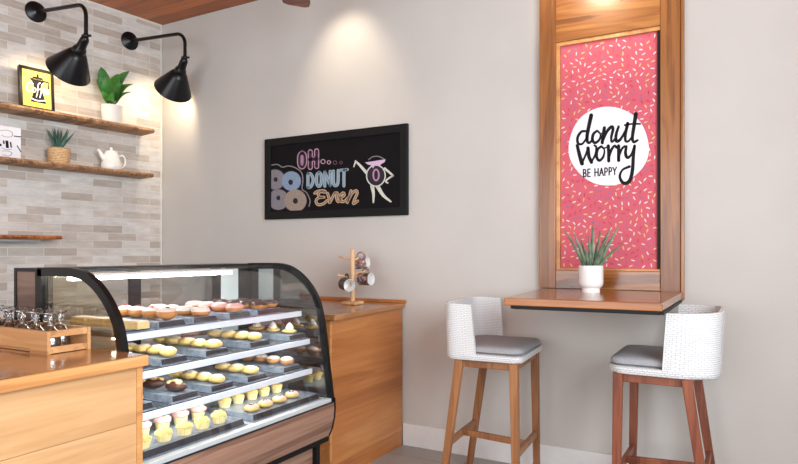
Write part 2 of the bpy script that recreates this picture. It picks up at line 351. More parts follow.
    def build(s, name, mats, parent=None, base=None, smooth=None, bevel=0, seg=2, recalc=True):
        b = Vector(base) if base is not None else (world_loc(parent) if parent else Vector((0, 0, 0)))
        o = bpy.data.objects.new(name, s.mesh(name, mats, b, smooth, recalc)); C.objects.link(o)
        if parent: o.parent = parent
        else: o.location = b
        if bevel:
            m = o.modifiers.new('bevel', 'BEVEL'); m.width = bevel; m.segments = seg; m.limit_method = 'ANGLE'; m.angle_limit = R(40)
        return o
def world_loc(o):
    p = Vector((0, 0, 0))
    while o: p += o.location; o = o.parent
    return p
def catmull(pts, k=7):
    P = [Vector(p) for p in pts]; P = [P[0]*2-P[1]]+P+[P[-1]*2-P[-2]]; out = []
    for i in range(1, len(P)-2):
        a, b, c, d = P[i-1:i+3]
        for j in range(k):
            t = j/k; out.append(.5*((2*b)+(c-a)*t+(2*a-5*b+4*c-d)*t*t+(3*b-a-3*c+d)*t**3))
    out.append(P[-2]); return out
def tag(o, label, cat, group=None):
    o['label'] = label; o['category'] = cat
    if group: o['group'] = group
    return o
def thing(name, label, cat, loc=(0, 0, 0), group=None, rz=0):
    o = bpy.data.objects.new(name, None); C.objects.link(o); o.location = loc; o.rotation_euler = (0, 0, rz); o.empty_display_size = .1
    return tag(o, label, cat, group)
def struct(o): o['kind'] = 'structure'; return o
rnd = random.Random(7)

# ------------------------------------------------------------------ room shell
XR, YF, ZC = 5.6, -7.5, 3.258
b = MB(); b.box((-1.4, YF-.2, -.1), (XR+.2, .2, 0)); struct(b.build('floor', M['floor']))
b = MB(); b.box((-1.4, YF-.2, ZC), (XR+.2, .2, ZC+.1)); struct(b.build('ceiling', M['ceil']))
b = MB(); b.box((-.15, 0, 0), (XR+.2, .15, ZC)); struct(b.build('wall_back', M['paint']))
b = MB()
sl = 7.6
P = [W(0, 0, 0), W(sl, 0, 0), W(sl, 0, ZC), W(0, 0, ZC)]; i = [b.add(p) for p in P]; b.face(i, [(0, 0), (sl, 0), (sl, ZC), (0, ZC)])
Q = [W(-.05, -.12, 0), W(sl, -.12, 0), W(sl, -.12, ZC), W(-.05, -.12, ZC)]; j = [b.add(p) for p in Q]
b.face(j[::-1], [(0, 0)]*4)
for k in range(4): b.face((i[k], j[k], j[(k+1) % 4], i[(k+1) % 4]), [(0, 0)]*4)
struct(b.build('wall_left', M['tile']))
b = MB()                                              # right wall with a tall opening
b.box((XR, -7.5, 0), (XR+.15, -4.6, ZC)); b.box((XR, -1.6, 0), (XR+.15, 0, ZC)); b.box((XR, -4.6, 0), (XR+.15, -1.6, 1.1)); b.box((XR, -4.6, 3.0), (XR+.15, -1.6, ZC))
struct(b.build('wall_right', M['paint']))
b = MB()                                              # front wall (behind the camera) with a shop window opening
b.box((-1.3, YF-.15, 0), (.6, YF, ZC)); b.box((5.4, YF-.15, 0), (XR, YF, ZC)); b.box((.6, YF-.15, 0), (5.4, YF, .5)); b.box((.6, YF-.15, 2.9), (5.4, YF, ZC))
struct(b.build('wall_front', M['paint']))
b = MB(); b.box((2.372, -.016, 0), (XR, 0, .147)); struct(b.build('baseboard_back', M['white_trim'], bevel=.003))
b = MB(xf=lambda p: W(p.x, p.y, p.z)); b.box((0.004, -.002, 0), (.02, .006, ZC)); struct(b.build('trim_1', M['grout'], bevel=.002))
b = MB(xf=lambda p: W(p.x, p.y, p.z)); b.box((0.004, -.002, ZC-.018), (4, .006, ZC)); struct(b.build('trim_2', M['grout'], bevel=.002))

# ------------------------------------------------------------------ blackboard
Y0 = -.03
x0, x1, z0, z1 = 1.171, 2.413, 1.548, 2.163
t = thing('chalkboard', 'black framed chalkboard with a chalk doughnut drawing on the plain wall', 'chalkboard', ((x0+x1)/2, 0, z0))
fw_ = .058
for a, bb in (((x0, z0), (x0+fw_, z1)), ((x1-fw_, z0), (x1, z1)), ((x0+fw_, z1-fw_), (x1-fw_, z1)), ((x0+fw_, z0), (x1-fw_, z0+fw_))):
    b = MB(); b.box((a[0], Y0, a[1]), (bb[0], -.002, bb[1])); b.build('frame_bar', M['blackmatte'], t, bevel=.004)
b = MB(); b.box((x0+fw_-.004, -.02, z0+fw_-.004), (x1-fw_+.004, -.004, z1-fw_+.004)); b.build('board', M['board'], t)
ix0, ix1, iz0, iz1 = x0+fw_+.003, x1-fw_-.003, z0+fw_+.003, z1-fw_-.003
def CB(lift):
    def f(p):
        q = onY(p[0], p[1], -.02-lift); return Vector((min(max(q.x, ix0), ix1), q.y, min(max(q.z, iz0), iz1)))
    return f
def cA(f): return lambda p: f((275+p[0]/6.63, 140+p[1]/6.63))
def cC(f): return lambda p: f((340+p[0]/6.63, 140+p[1]/6.63))
def cW(f): return lambda p: f((250+p[0]/3.865, 110+p[1]/3.865))
L1, L2, L3 = .0006, .0011, .0016
mats = [M[k] for k in ('c_pink', 'c_dim', 'c_blue', 'c_tan', 'c_white', 'c_grey', 'c_lilac', 'c_brown', 'c_sky', 'c_dark')]
# doughnut heap
b = MB(); f1 = cA(CB(L1)); f2 = cA(CB(L2)); f3 = cA(CB(L3))
b.cur = 5; b.stroke([(-30, 168), (15, 162), (50, 180), (85, 172), (130, 182), (175, 215), (185, 270), (180, 325), (210, 350), (232, 400), (225, 440)], 7, f1)
for (cx, cy, r, hx, hy, hr, mi) in ((0, 262, 66, 4, 262, 13, 5), (22, 395, 68, 22, 384, 13, 5), (108, 272, 64, 104, 280, 15, 8), (135, 402, 74, 135, 404, 16, 7)):
    b.cur = 9; b.disc((cx, cy), r+6, r+6, cA(CB(L1+.0001*len(b.f)/60)))
    b.cur = mi; b.disc((cx, cy), r, r, cA(CB(L2+.0001*len(b.f)/60)))
    b.cur = 9; b.disc((hx, hy), hr, hr*1.2, cA(CB(L3+.0001*len(b.f)/60)))
b.build('doughnut_drawing', mats, t, recalc=False)
# lettering
GL = {'O': [[(.5, 0), (.1, .15), (0, .5), (.1, .85), (.5, 1), (.9, .85), (1, .5), (.9, .15), (.5, 0)]], 'H': [[(0, 0), (0, 1)], [(1, 0), (1, 1)], [(0, .5), (1, .5)]],
      'D': [[(0, 0), (0, 1)], [(0, 0), (.6, .06), (1, .35), (1, .65), (.6, .94), (0, 1)]], 'N': [[(0, 1), (0, 0)], [(0, 0), (1, 1)], [(1, 1), (1, 0)]],
      'U': [[(0, 0), (.02, .7), (.2, .95), (.5, 1), (.8, .95), (.98, .7), (1, 0)]], 'T': [[(0, 0), (1, 0)], [(.5, 0), (.5, 1)]],
      'B': [[(0, 0), (0, 1)], [(0, 0), (.7, .04), (.85, .25), (.7, .45), (0, .5)], [(0, .5), (.8, .54), (.98, .75), (.8, .96), (0, 1)]],
      'E': [[(0, 0), (0, 1)], [(0, 0), (.9, 0)], [(0, .5), (.8, .5)], [(0, 1), (.9, 1)]], 'A': [[(0, 1), (.5, 0)], [(.5, 0), (1, 1)], [(.2, .65), (.8, .65)]],
      'P': [[(0, 0), (0, 1)], [(0, 0), (.7, .04), (.95, .27), (.7, .52), (0, .55)]], 'Y': [[(0, 0), (.5, .5)], [(1, 0), (.5, .5)], [(.5, .5), (.5, 1)]]}
def letter(b, ch, tl, tr, h, w, f):
    tl = Vector(tl); tr = Vector(tr)
    for st in GL[ch]:
        b.stroke([tl+(tr-tl)*p[0]+Vector((0, h*p[1])) for p in st], w, f, smooth=len(st) > 3)
b = MB()
for (mi, w, lf) in ((0, 34, L1), (9, 20, L2)):
    b.cur = mi
    letter(b, 'O', (163, 88), (196, 84), 92, w, cA(CB(lf))); letter(b, 'H', (234, 78), (276, 72), 104, w, cA(CB(lf)))
b.cur = 0
letter(b, 'O', (168, 100), (190, 97), 70, 3, cA(CB(L3)))
for (cx, cy, r, mi) in ((318, 143, 17, 0), (357, 148, 14, 0), (398, 150, 15, 1), (438, 150, 12, 1)):
    b.cur = mi; b.annulus((cx, cy), r, r, 6, f1, 18)
b.build('oh_lettering', mats, t, recalc=False)
b = MB()
for (mi, w, lf) in ((2, 12, L1), (9, 1.2, L2)):
    b.cur = mi; ff = cW(CB(lf))
    for ch, xa, xb, ya, yb, h in (('D', 224, 243, 246, 244, 54), ('O', 257, 276, 242, 240, 54), ('N', 289, 310, 239, 237, 55), ('U', 322, 341, 236, 234, 57), ('T', 350, 376, 233, 230, 62)):
        letter(b, ch, (xa, ya), (xb, yb), h, w, ff)
b.build('donut_lettering', mats, t, recalc=False)
b = MB()
for (mi, w, lf) in ((3, 11, L1), (9, 2.2, L2)):
    b.cur = mi; ff = cW(CB(lf))
    for st in ([(250, 322), (262, 314), (284, 312), (292, 318), (274, 316), (263, 324), (270, 336), (286, 337)], [(280, 337), (262, 341), (255, 354), (264, 366), (284, 362), (298, 350)],
               [(300, 322), (306, 345), (308, 358), (320, 335), (328, 320)], [(328, 320), (338, 322), (334, 336), (340, 354), (352, 346)],
               [(348, 340), (364, 330), (360, 320), (348, 332), (350, 352), (366, 352), (380, 338)], [(390, 312), (384, 335), (376, 358)], [(378, 352), (394, 322), (410, 312), (414, 322), (404, 346), (400, 362), (416, 352)]):
        b.stroke(st, w, ff)
b.build('even_lettering', mats, t, recalc=False)
# the dancing ring figure
b = MB(); f1 = cC(CB(L1)); f2 = cC(CB(L2)); f3 = cC(CB(L3))
b.cur = 4
b.stroke([(176, 218), (132, 168), (103, 140)], lambda q: 20-8*q, f1); b.stroke([(103, 142), (92, 176)], 9, f1)
b.stroke([(296, 188), (324, 212), (350, 236)], 14, f1); b.stroke([(350, 236), (312, 262), (304, 276), (316, 284)], 11, f1)
b.stroke([(213, 306), (222, 360), (221, 414)], lambda q: 26-16*q, f1); b.stroke([(248, 306), (288, 368), (336, 408)], lambda q: 28-16*q, f1)
b.cur = 5; b.stroke([(190, 130), (215, 112), (245, 108), (275, 116), (292, 128)], 6, f1)
b.cur = 4; b.disc((238, 236), 66, 74, f2); b.cur = 9; b.disc((238, 236), 58, 66, f3)
b.cur = 6; f4 = cC(CB(.0022)); b.poly([(166, 148), (205, 143), (302, 128), (296, 146), (276, 158), (258, 176), (240, 160), (218, 188), (204, 166), (186, 164)], f4)
b.cur = 0; b.annulus((239, 232), 24, 42, 11, f4)
b.build('figure_drawing', mats, t, recalc=False)

# ------------------------------------------------------------------ niche frame, poster, ledge table
fx0, fx1, fzb, fzt = 3.315, 4.096, 1.062, 3.2
ox0, ox1, oz0, oz1 = 3.412, 3.981, 1.194, 2.533
t = thing('wooden_niche_frame', 'tall knotty fir frame fixed to the wall around the pink poster', 'frame', ((fx0+fx1)/2, 0, fzb))
D = -.045
for a, bb in (((fx0, fzb+.025), (ox0, fzt)), ((ox1, fzb-.01), (fx1-.012, fzt))):
    b = MB(); b.box((a[0], D, a[1]), (bb[0], -.001, bb[1])); b.build('stile', M['fir_z'], t, bevel=.004)
b = MB(); b.box((fx1-.0115, D-.012, fzb-.02), (fx1+.004, -.001, fzt)); b.build('edge_strip', M['fir_z'], t, bevel=.003)
for a, bb in ((oz1, fzt), (fzb+.025, oz0)):
    b = MB(); b.box((ox0+.0005, D+.002, a), (ox1-.0005, -.001, bb)); b.build('rail', M['fir_x'], t, bevel=.003)
g = .022
for a, bb in (((ox0, oz0), (ox0+g, oz1)), ((ox0+g, oz1-g), (ox1, oz1)), ((ox0+g, oz0), (ox1, oz0+.012))):
    b = MB(); b.box((a[0], D+.014, a[1]), (bb[0], -.0012, bb[1])); b.build('stop_bead', M['edge'], t, bevel=.002)
b = MB(); b.box((ox1-.016, D+.018, oz0+.012), (ox1, -.001, oz1-g)); b.build('gap_shade_strip', M['blackmatte'], t)  # black strip stands in for the shade in the gap beside the poster
px0, px1, pz0, pz1 = ox0+g+.001, ox1-.017, oz0+.0125, oz1-g-.001
t = thing('poster', 'pink sprinkle poster with brush lettering inside the tall wooden frame', 'poster', ((px0+px1)/2, -.012, pz0))
b = MB(); b.box((px0, -.012, pz0), (px1, -.0015, pz1)); b.build('backing_sheet', M['pink'], t)
b = MB(); pr = random.Random(3); pts = []
tries = 0
while len(pts) < 640 and tries < 60000:
    tries += 1
    p = Vector((pr.uniform(px0+.012, px1-.012), pr.uniform(pz0+.012, pz1-.012)))
    if all((p-q).length > .028 for q in pts): pts.append(p)
for q in pts:
    a = pr.uniform(0, math.pi); dd = Vector((math.cos(a), math.sin(a)))*.0074
    b.cur = pr.choice((0, 0, 0, 1, 1, 1, 2, 2, 3)); b.stroke([q-dd, q+dd], .0066, lambda p: Vector((p[0], -.0124, p[1])), smooth=False)
b.build('sprinkle_print', [M['sp_w'], M['sp_y'], M['sp_r'], M['sp_b']], t, recalc=False)
def PO(lift): return lambda p: onY(560+p[0]/4.64, 95+p[1]/4.64, -.012-lift)
b = MB(); b.face([b.add(PO(.0009)((226+(186+3*math.sin(5*k))*math.cos(k), 238+(183+2*math.sin(3*k+1))*math.sin(k)))) for k in [2*math.pi*i/64 for i in range(64)]])
b.build('white_circle', M['disc'], t, recalc=False)
b = MB(); f = PO(.0014)
wv = lambda hi, lo: (lambda q: lo+(hi-lo)*abs(math.sin(3.1*q+.5)))
for st, w in (
    ([(122, 168), (100, 170), (82, 196), (84, 224), (104, 226), (124, 196), (134, 165)], wv(12, 7)), ([(145, 94), (137, 130), (127, 180), (126, 212), (136, 222), (154, 204)], lambda q: 17-9*q*q),
    ([(172, 166), (156, 180), (150, 206), (162, 222), (182, 208), (188, 184), (176, 168)], wv(13, 7)), ([(186, 180), (198, 176), (206, 160)], 6),
    ([(206, 152), (200, 190), (196, 222)], 14), ([(197, 215), (216, 172), (238, 148), (246, 158), (238, 196), (240, 218), (254, 206)], wv(14, 8)),
    ([(272, 146), (260, 186), (262, 214), (280, 206), (302, 168), (314, 134)], wv(14, 8)), ([(314, 132), (304, 180), (304, 212), (318, 214), (334, 194)], lambda q: 15-7*q),
    ([(352, 88), (344, 140), (336, 196), (342, 218), (360, 210)], lambda q: 18-8*q), ([(300, 140), (336, 134), (372, 134)], 8),
    ([(80, 234), (90, 276), (102, 318)], lambda q: 14+4*q), ([(102, 316), (118, 280), (130, 246)], 9), ([(130, 246), (134, 284), (146, 312)], 15), ([(146, 310), (164, 276), (168, 242), (160, 234)], 9),
    ([(192, 238), (174, 254), (170, 286), (182, 304), (200, 288), (206, 256), (194, 240)], wv(13, 7)), ([(200, 246), (214, 244), (222, 236)], 6),
    ([(224, 236), (226, 270), (226, 306)], 14), ([(226, 290), (240, 252), (254, 236), (262, 244)], 11),
    ([(272, 236), (272, 270), (272, 304)], 14), ([(272, 288), (286, 252), (300, 238)], 10),
    ([(308, 238), (304, 270), (312, 290), (328, 280), (346, 238)], wv(14, 8)), ([(346, 236), (340, 290), (336, 350), (324, 396), (302, 410), (284, 398), (278, 372), (292, 346), (322, 332)], wv(16, 9))):
    ww = (lambda q, w=w: 1.08*w(q)) if callable(w) else 1.1*w
    b.stroke(st, ww, f)
b.build('brush_lettering', M['ink'], t, recalc=False)
b = MB()
for ch, xa, xb in (('B', 109, 121), ('E', 129, 141), ('H', 162, 177), ('A', 184, 201), ('P', 208, 220), ('P', 228, 240), ('Y', 245, 262)):
    dy = -(xa-109)*.074; letter(b, ch, (xa, 346+dy), (xb, 345+dy), 34, 6, f)
b.build('small_lettering', M['ink'], t, recalc=False)

zt = 1.086
tp = [onZ(503.8, 297.6, zt), onZ(662.4, 303.1, zt), Vector((4.093, -.06, zt)), Vector((3.335, -.06, zt))]
t = thing('bar_table', 'fold-out fir bar ledge projecting from the foot of the tall wooden frame', 'table', (3.72, -.06, zt-.04))
b = MB(); b.hexa([p-Vector((0, 0, .036)) for p in tp]+tp); b.build('tabletop', M['ledge'], t, bevel=.004)
b = MB()
q0 = tp[0].lerp(tp[1], .06)+Vector((0, .02, -.036)); q1 = tp[0].lerp(tp[1], .985)+Vector((0, .02, -.036))
for pa, pb in ((q0, q1), (q0, tp[3].lerp(tp[2], .06)+Vector((0, -.02, -.036))), (q1, tp[3].lerp(tp[2], .98)+Vector((0, -.02, -.036)))):
    b.bar(pa-Vector((0, 0, .0085)), pb-Vector((0, 0, .0085)), .03, .015)
b.build('support_bracket', M['blackmatte'], t)

# aloe on the ledge
pc = Vector((3.665, -.29, zt))
t = thing('potted_aloe', 'aloe with long pointed leaves in a white footed pot on the bar ledge', 'plant', pc)
b = MB(); b.lathe([(.001, 0), (.047, 0), (.047, .022), (.06, .034), (.064, .05), (.064, .142), (.058, .142), (.057, .125), (.001, .125)], pc, 32); b.build('pot', M['ceramic'], t, smooth=40)
b = MB(); b.lathe([(.001, .126), (.0565, .126), (.05, .134), (.001, .136)], pc, 20); b.build('soil', M['soil'], t, smooth=60)
def blade(b, base, tip, bend, w, th, n=9):
    base = Vector(base); tip = Vector(tip); rs = []
    mid = (base+tip)/2+Vector(bend); d0 = (tip-base).normalized(); sd = d0.cross(Vector((.3, 1, .1))).normalized()
    for i in range(n+1):
        q = i/n; p = base*(1-q)**2+mid*2*q*(1-q)+tip*q*q
        ww = w*(1-q)**.8*(.85+.5*q)+.0008; tt = th*(1-q)+.0006
        up = sd.cross(d0).normalized()
        rs.append([b.add(p+sd*ww), b.add(p+up*tt*.25+sd*ww*.4), b.add(p+up*tt*.2-sd*ww*.4), b.add(p-sd*ww), b.add(p-up*tt-sd*ww*.5), b.add(p-up*tt+sd*ww*.5)])
    b.skin(rs)
for (u, v, dy, w) in ((564, 229, .02, .012), (573, 232, -.05, .013), (580, 238, .06, .012), (589, 236, -.04, .014), (593.5, 221, .02, .017), (601, 231, .05, .013), (611, 227, -.02, .017), (619.5, 226, .03, .014), (623.5, 243, -.03, .010), (584, 246, -.08, .012), (606, 243, -.09, .012)):
    b = MB(); tip = onY(u, v, pc.y+dy)
    bx = pc.x+(tip.x-pc.x)*.22; base = Vector((bx, pc.y+dy*.3, zt+.128))
    blade(b, base, tip, ((tip.x-pc.x)*-.06, 0, .008), w, w*.6); b.build('leaf', M['aloe'], t, smooth=50)

# ------------------------------------------------------------------ bar stools
def make_stool(cx, cy, face, lm, label, yaw, bk, rc0):
    """face +1: seat opens towards +x, -1: towards -x"""
    zb = .735; base = Vector((cx, cy, 0)); root = thing('bar_stool', label, 'stool', base, 'wicker bar stools at the ledge')
    cyw, syw = math.cos(yaw), math.sin(yaw)
    def X(x, y, z):
        x = (x if x > -.05 else x-bk*min(1, (-.05-x)/.12))*face; return Vector((cx+x*cyw-y*syw, cy+x*syw+y*cyw, z))
    hx, hy, rc = .21, .268, rc0
    # seat pan outline: rounded rectangle, rounder at the back
    def outline(sx, sy, r):
        o = []
        for (qx, qy, a0) in ((sx-r, sy-r, 0), (-sx+r*1.6, sy-r*1.6, 90), (-sx+r*1.6, -sy+r*1.6, 180), (sx-r, -sy+r, 270)):
            rr = r if qx > 0 else r*1.6
            for k in range(7): a = R(a0+15*k); o.append((qx+rr*math.cos(a), qy+rr*math.sin(a)))
        return o
    b = MB(); o = outline(hx, hy, rc)
    peri = [0]
    for k in range(len(o)): peri.append(peri[-1]+math.dist(o[k], o[(k+1) % len(o)]))
    lo = [b.add(X(x*.96, y*.96, zb)) for x, y in o]; mi_ = [b.add(X(x, y, zb+.015)) for x, y in o]; hi = [b.add(X(x, y, zb+.034)) for x, y in o]
    n = len(o)
    for A, B, za, zc in ((lo, mi_, 0, .015), (mi_, hi, .015, .034)):
        for k in range(n): b.face((A[k], A[(k+1) % n], B[(k+1) % n], B[k]), [(peri[k], za), (peri[k+1], za), (peri[k+1], zc), (peri[k], zc)])
    b.face(lo[::-1], [(0, 0)]*n); b.face(hi, [(p[0], p[1]) for p in o])
    b.build('seat_pan', M['weave'], root, smooth=50)
    # wrap-round back: runs along the outline from one side around the rear to the other
    xs = -.045
    oo = outline(hx, hy, rc); back = [p for p in oo if p[0] < xs]
    dense = [(xs, hy)]+back+[(xs, -hy)]; pl = []
    for p, q in zip(dense, dense[1:]):
        m = max(1, int(math.dist(p, q)/.018))
        for k in range(m): pl.append((p[0]+(q[0]-p[0])*k/m, p[1]+(q[1]-p[1])*k/m))
    pl.append(dense[-1])
    L = [0]
    for k in range(len(pl)-1): L.append(L[-1]+math.dist(pl[k], pl[k+1]))
    b = MB(); N = len(pl); rows = 9
    def topz(k):
        q = min(L[k], L[-1]-L[k]); return 1.032 - .006*(1-min(1, q/.2))
    def pt(k, j, off):
        x, y = pl[k]; q = min(L[k], L[-1]-L[k])
        h = j/rows; z = zb+.03+(topz(k)-zb-.03)*h
        ln_ = math.hypot(x+.03, y) or 1
        # lean outward toward the rear with height; the two free edges slope back with height
        lean = .012*h
        nx, ny = (x+.03)/ln_, y/ln_
        xx = x + .012*(q < .05) - (.018*h if q < .002 else .018*h*max(0, 1-q/.08)) - lean*max(0, -nx)
        yy = y + (.012*h)*math.copysign(1, y)*min(1, abs(y)/hy)
        return X(xx-nx*off, yy-ny*off, z)
    G = [[[b.add(pt(k, j, off)) for j in range(rows+1)] for k in range(N)] for off in (0, .02)]
    for w_, gg in enumerate(G):
        for k in range(N-1):
            for j in range(rows):
                q = (gg[k][j], gg[k+1][j], gg[k+1][j+1], gg[k][j+1]); uv = [(L[k], j*.031), (L[k+1], j*.031), (L[k+1], j*.031+.031), (L[k], j*.031+.031)]
                b.face(q if w_ == 0 else q[::-1], uv if w_ == 0 else uv[::-1])
    for k in range(N-1):
        for j in (0, rows): b.face((G[0][k][j], G[0][k+1][j], G[1][k+1][j], G[1][k][j]), [(L[k], 0), (L[k+1], 0), (L[k+1], .02), (L[k], .02)])
    for k in (0, N-1):
        for j in range(rows): b.face((G[0][k][j], G[0][k][j+1], G[1][k][j+1], G[1][k][j]), [(0, j*.031), (0, j*.031+.031), (.02, j*.031+.031), (.02, j*.031)])
    b.build('backrest', M['weave'], root, smooth=50)
    # cushion
    b = MB(); co = outline(hx-.012, hy-.026, .06)
    rings = []
    for (sc_, z) in ((.93, zb+.035), (1, zb+.045), (1, zb+.060), (.96, zb+.070), (.8, zb+.075), (.4, zb+.078)):
        rings.append([b.add(X(.006+x*sc_, y*sc_, z)) for x, y in co])
    b.skin(rings); b.build('seat_cushion', M['cushion'], root, smooth=50)
    # legs
    P0 = lambda x, y, z: Vector((cx+x*face*cyw-y*syw, cy+x*face*syw+y*cyw, z))
    fl = lambda s, z: P0(.162+.012*(1-z/zb), s*(hy-.04), z); bl = lambda s, z: P0(-.13-.105*(1-z/zb), s*(hy-.04), z)
    b = MB()
    for s in (-1, 1): b.bar(P0(.17, s*(hy-.045), zb-.021), P0(-.15, s*(hy-.045), zb-.021), .02, .04)
    for x in (.165, -.14): b.bar(P0(x, -hy+.045, zb-.021), P0(x, hy-.045, zb-.021), .02, .04)
    b.build('seat_frame', lm, root, bevel=.003)
    for g_ in (fl, bl):
        for s in (-1, 1):
            b = MB(); b.bar(g_(s, 0), g_(s, zb-.001), .034, .034, up=(1, 0, .01), w1=.039, h1=.044); b.build('leg', lm, root, bevel=.004)
    zs = .28
    b = MB(); b.bar(bl(-1, zs), bl(1, zs), .022, .036); b.build('stretcher', lm, root, bevel=.003)
    b = MB(); b.bar(fl(-1, zs-.02), fl(1, zs-.02), .022, .036); b.build('stretcher', lm, root, bevel=.003)
    b = MB(); b.bar((bl(-1, zs)+bl(1, zs))/2, (fl(-1, zs-.02)+fl(1, zs-.02))/2, .022, .034); b.build('stretcher', lm, root, bevel=.003)
    return root
make_stool(3.178, -.41, 1, M['leg_lit'], 'white wicker bar stool with teak legs left of the bar ledge', R(3.5), 0, .045)
make_stool(4.026, -.40, -1, M['leg_dim'], 'white wicker bar stool with teak legs right of the bar ledge', R(-1), .05, .085)

# ------------------------------------------------------------------ counter at the plain wall
zt2 = .955
t = thing('corner_counter', 'amber wood counter cabinet between the display case and the plain wall', 'counter', (1.9, -.45, 0))
b = MB(); b.box((1.2, -.86, .1), (2.372, -.018, zt2-.032)); b.build('cabinet_body', M['cabinet'], t, bevel=.002)
b = MB(); b.box((1.2, -.858, 0), (2.369, -.02, .0985)); b.build('plinth_board', M['cabinet'], t, bevel=.002)
b = MB(); b.box((2.37, -.86, 0), (2.377, -.845, zt2-.032)); b.build('edge_strip', M['edge'], t)
t2 = thing('counter_top', 'varnished worktop of the corner counter beneath the mug tree', 'worktop', (1.9, -.45, zt2-.03))
b = MB(); P = [(1.19, -.89), (2.43, -.89), (2.385, -.003), (1.19, -.003)]
b.hexa([(x, y, zt2-.03) for x, y in P]+[(x, y, zt2) for x, y in P]); b.build('worktop_slab', M['top_y'], t2, bevel=.004)
b = MB(); b.box((1.19, -.02, zt2+.0005), (2.395, -.001, zt2+.022)); b.build('upstand', M['cabinet'], t2, bevel=.002)

# mug tree
mc = Vector((2.13, -.26, zt2)); 
t = thing('mug_tree', 'pale wooden mug tree standing on the corner counter by the wall', 'mug stand', mc)
b = MB(); b.box((mc.x-.055, mc.y-.055, zt2+.0005), (mc.x+.055, mc.y+.055, zt2+.022)); b.build('base', M['peg'], t, bevel=.006)
b = MB(); b.lathe([(.016, .02), (.016, .34), (.012, .362), (.002, .37)], mc, 14); b.build('post', M['peg'], t, smooth=40)
rv = RT
pegs = [(-RT*.95-FW*.3, .175), (RT*.9-FW*.25, .20), (RT*.9+FW*.25, .295), (-RT*.75+FW*.3, .295), (FW, .21)]
for d, h in pegs:
    d = Vector(d).normalized(); b = MB(); b.cyl(mc+Vector((0, 0, h))+d*.01, mc+Vector((0, 0, h+.02))+d*.1, .0065, n=10); b.build('peg', M['peg'], t, smooth=40)
def mug(c, ax, mat, label, hd):
    """c: centre; ax: opening direction; hd: direction of the handle"""
    c = Vector(c); ax = Vector(ax).normalized(); hd = Vector(hd); hd = (hd-ax*hd.dot(ax)).normalized()
    r = thing('mug', label, 'mug', c, 'mugs on the mug tree')
    b = MB(); b.lathe([(.001, -.045), (.036, -.045), (.041, -.04), (.041, .045)], c, 28, ax, caps=False); b.build('mug_body', mat, r, smooth=40)
    b = MB(); b.lathe([(.0412, .045), (.0385, .0465), (.037, .044), (.036, -.036), (.001, -.039)], c, 28, ax, caps=False); b.build('mug_inside', M['ceramic'], r, smooth=50)
    b = MB(); pts = [c+hd*(.039+.03*math.sin(math.pi*q/8))+ax*(.026*math.cos(math.pi*q/8)) for q in range(9)]
    b.tube(pts, .0055, 8); b.build('handle', mat, r, smooth=60)
def mc_at(u, v, dw):
    w = (mc-CAM).dot(FW)+dw; return CAM+ray(u, v)*w
mug(mc_at(346.5, 284.5, -.03), -FW*.85+RT*.5-Vector((0, 0, .1)), M['mug_a'], 'dark mug hanging left of the post with its white inside showing', (0, 0, 1))
mug(mc_at(365.5, 279, -.03), RT*.8-FW*.5, M['mug_b'], 'dark spotted mug hanging on the lower right peg', (0, 0, 1))
mug(mc_at(361.5, 262.5, .03), RT*.85-FW*.25+Vector((0, 0, .1)), M['mug_c'], 'violet patterned mug hanging on the top right peg', (0, 0, 1))

# ------------------------------------------------------------------ near counter
t = thing('front_counter', 'honey plywood counter front cut by the left edge of the photo', 'counter', (2.1, -3.3, 0))
b = MB()
for i, (za, zb_) in enumerate(((0, .2), (.2, 0.728), (0.728, .917))):
    b = MB(); b.box((1.75, -4.4, za), (2.592, -2.262, zb_-.0012)); b.build('plank', M['honey_x'], t, bevel=.0012)
b = MB(); b.box((2.5925, -2.278, 0), (2.596, -2.262, .9165)); b.build('edge_strip', M['edge'], t)
b = MB(); b.box((1.75, -2.2615, 0), (2.596, -2.256, .9165)); b.build('end_panel', M['edge'], t)
t2 = thing('counter_top', 'varnished worktop of the front counter carrying the glass crate', 'worktop', (2.1, -3.3, .918))
b = MB(); b.box((1.7, -4.45, .9185), (2.612, -2.252, zt2)); b.build('worktop_slab', M['top_y'], t2, bevel=.004)
b = MB(); b.box((2.6125, -4.45, .9185), (2.622, -2.252, zt2-.001)); b.build('front_lipping', M['edge'], t2, bevel=.003)

# ------------------------------------------------------------------ display case
YA, YB, XB = -2.235, -1.05, 1.80           # near end, far end, back
prof = catmull([(1.965, 1.236), (2.12, 1.238), (2.20, 1.235), (2.268, 1.218), (2.340, 1.176), (2.405, 1.112), (2.45, 1.035), (2.478, .92), (2.497, .79), (2.514, .67), (2.53, .556)], 4)
prof = [(p[0], p[1]) for p in prof]
def inset(poly, d):
    out = []
    for i in range(len(poly)):
        a = Vector(poly[max(i-1, 0)]); c = Vector(poly[min(i+1, len(poly)-1)]); tt = (c-a).normalized(); nn = Vector((tt.y, -tt.x))   # points down/in
        if nn.dot(Vector((2.1, .8))-Vector(poly[i])) < 0: nn = -nn
        out.append(tuple(Vector(poly[i])+nn*d))
    return out
case = thing('display_case', 'curved glass bakery display case filled with pastries between two counters', 'display case', (2.15, -1.64, 0))
def strip(b, pa, pb, ya, yb):
    """solid between profile lines pa and pb from ya to yb"""
    n = len(pa); A = [[b.add((p[0], y, p[1])) for p in pp] for y in (ya, yb) for pp in (pa, pb)]
    oa, ia, ob, ib = A
    for k in range(n-1):
        b.face((oa[k], oa[k+1], ob[k+1], ob[k])); b.face((ia[k], ib[k], ib[k+1], ia[k+1])); b.face((oa[k], ia[k], ia[k+1], oa[k+1])); b.face((ob[k], ob[k+1], ib[k+1], ib[k]))
    for k in (0, n-1): b.face((oa[k], ob[k], ib[k], ia[k]))
b = MB(); strip(b, inset(prof, .004), inset(prof, .010), YA+.012, YB-.012); b.build('curved_glass', M['glass_front'], case, smooth=40)
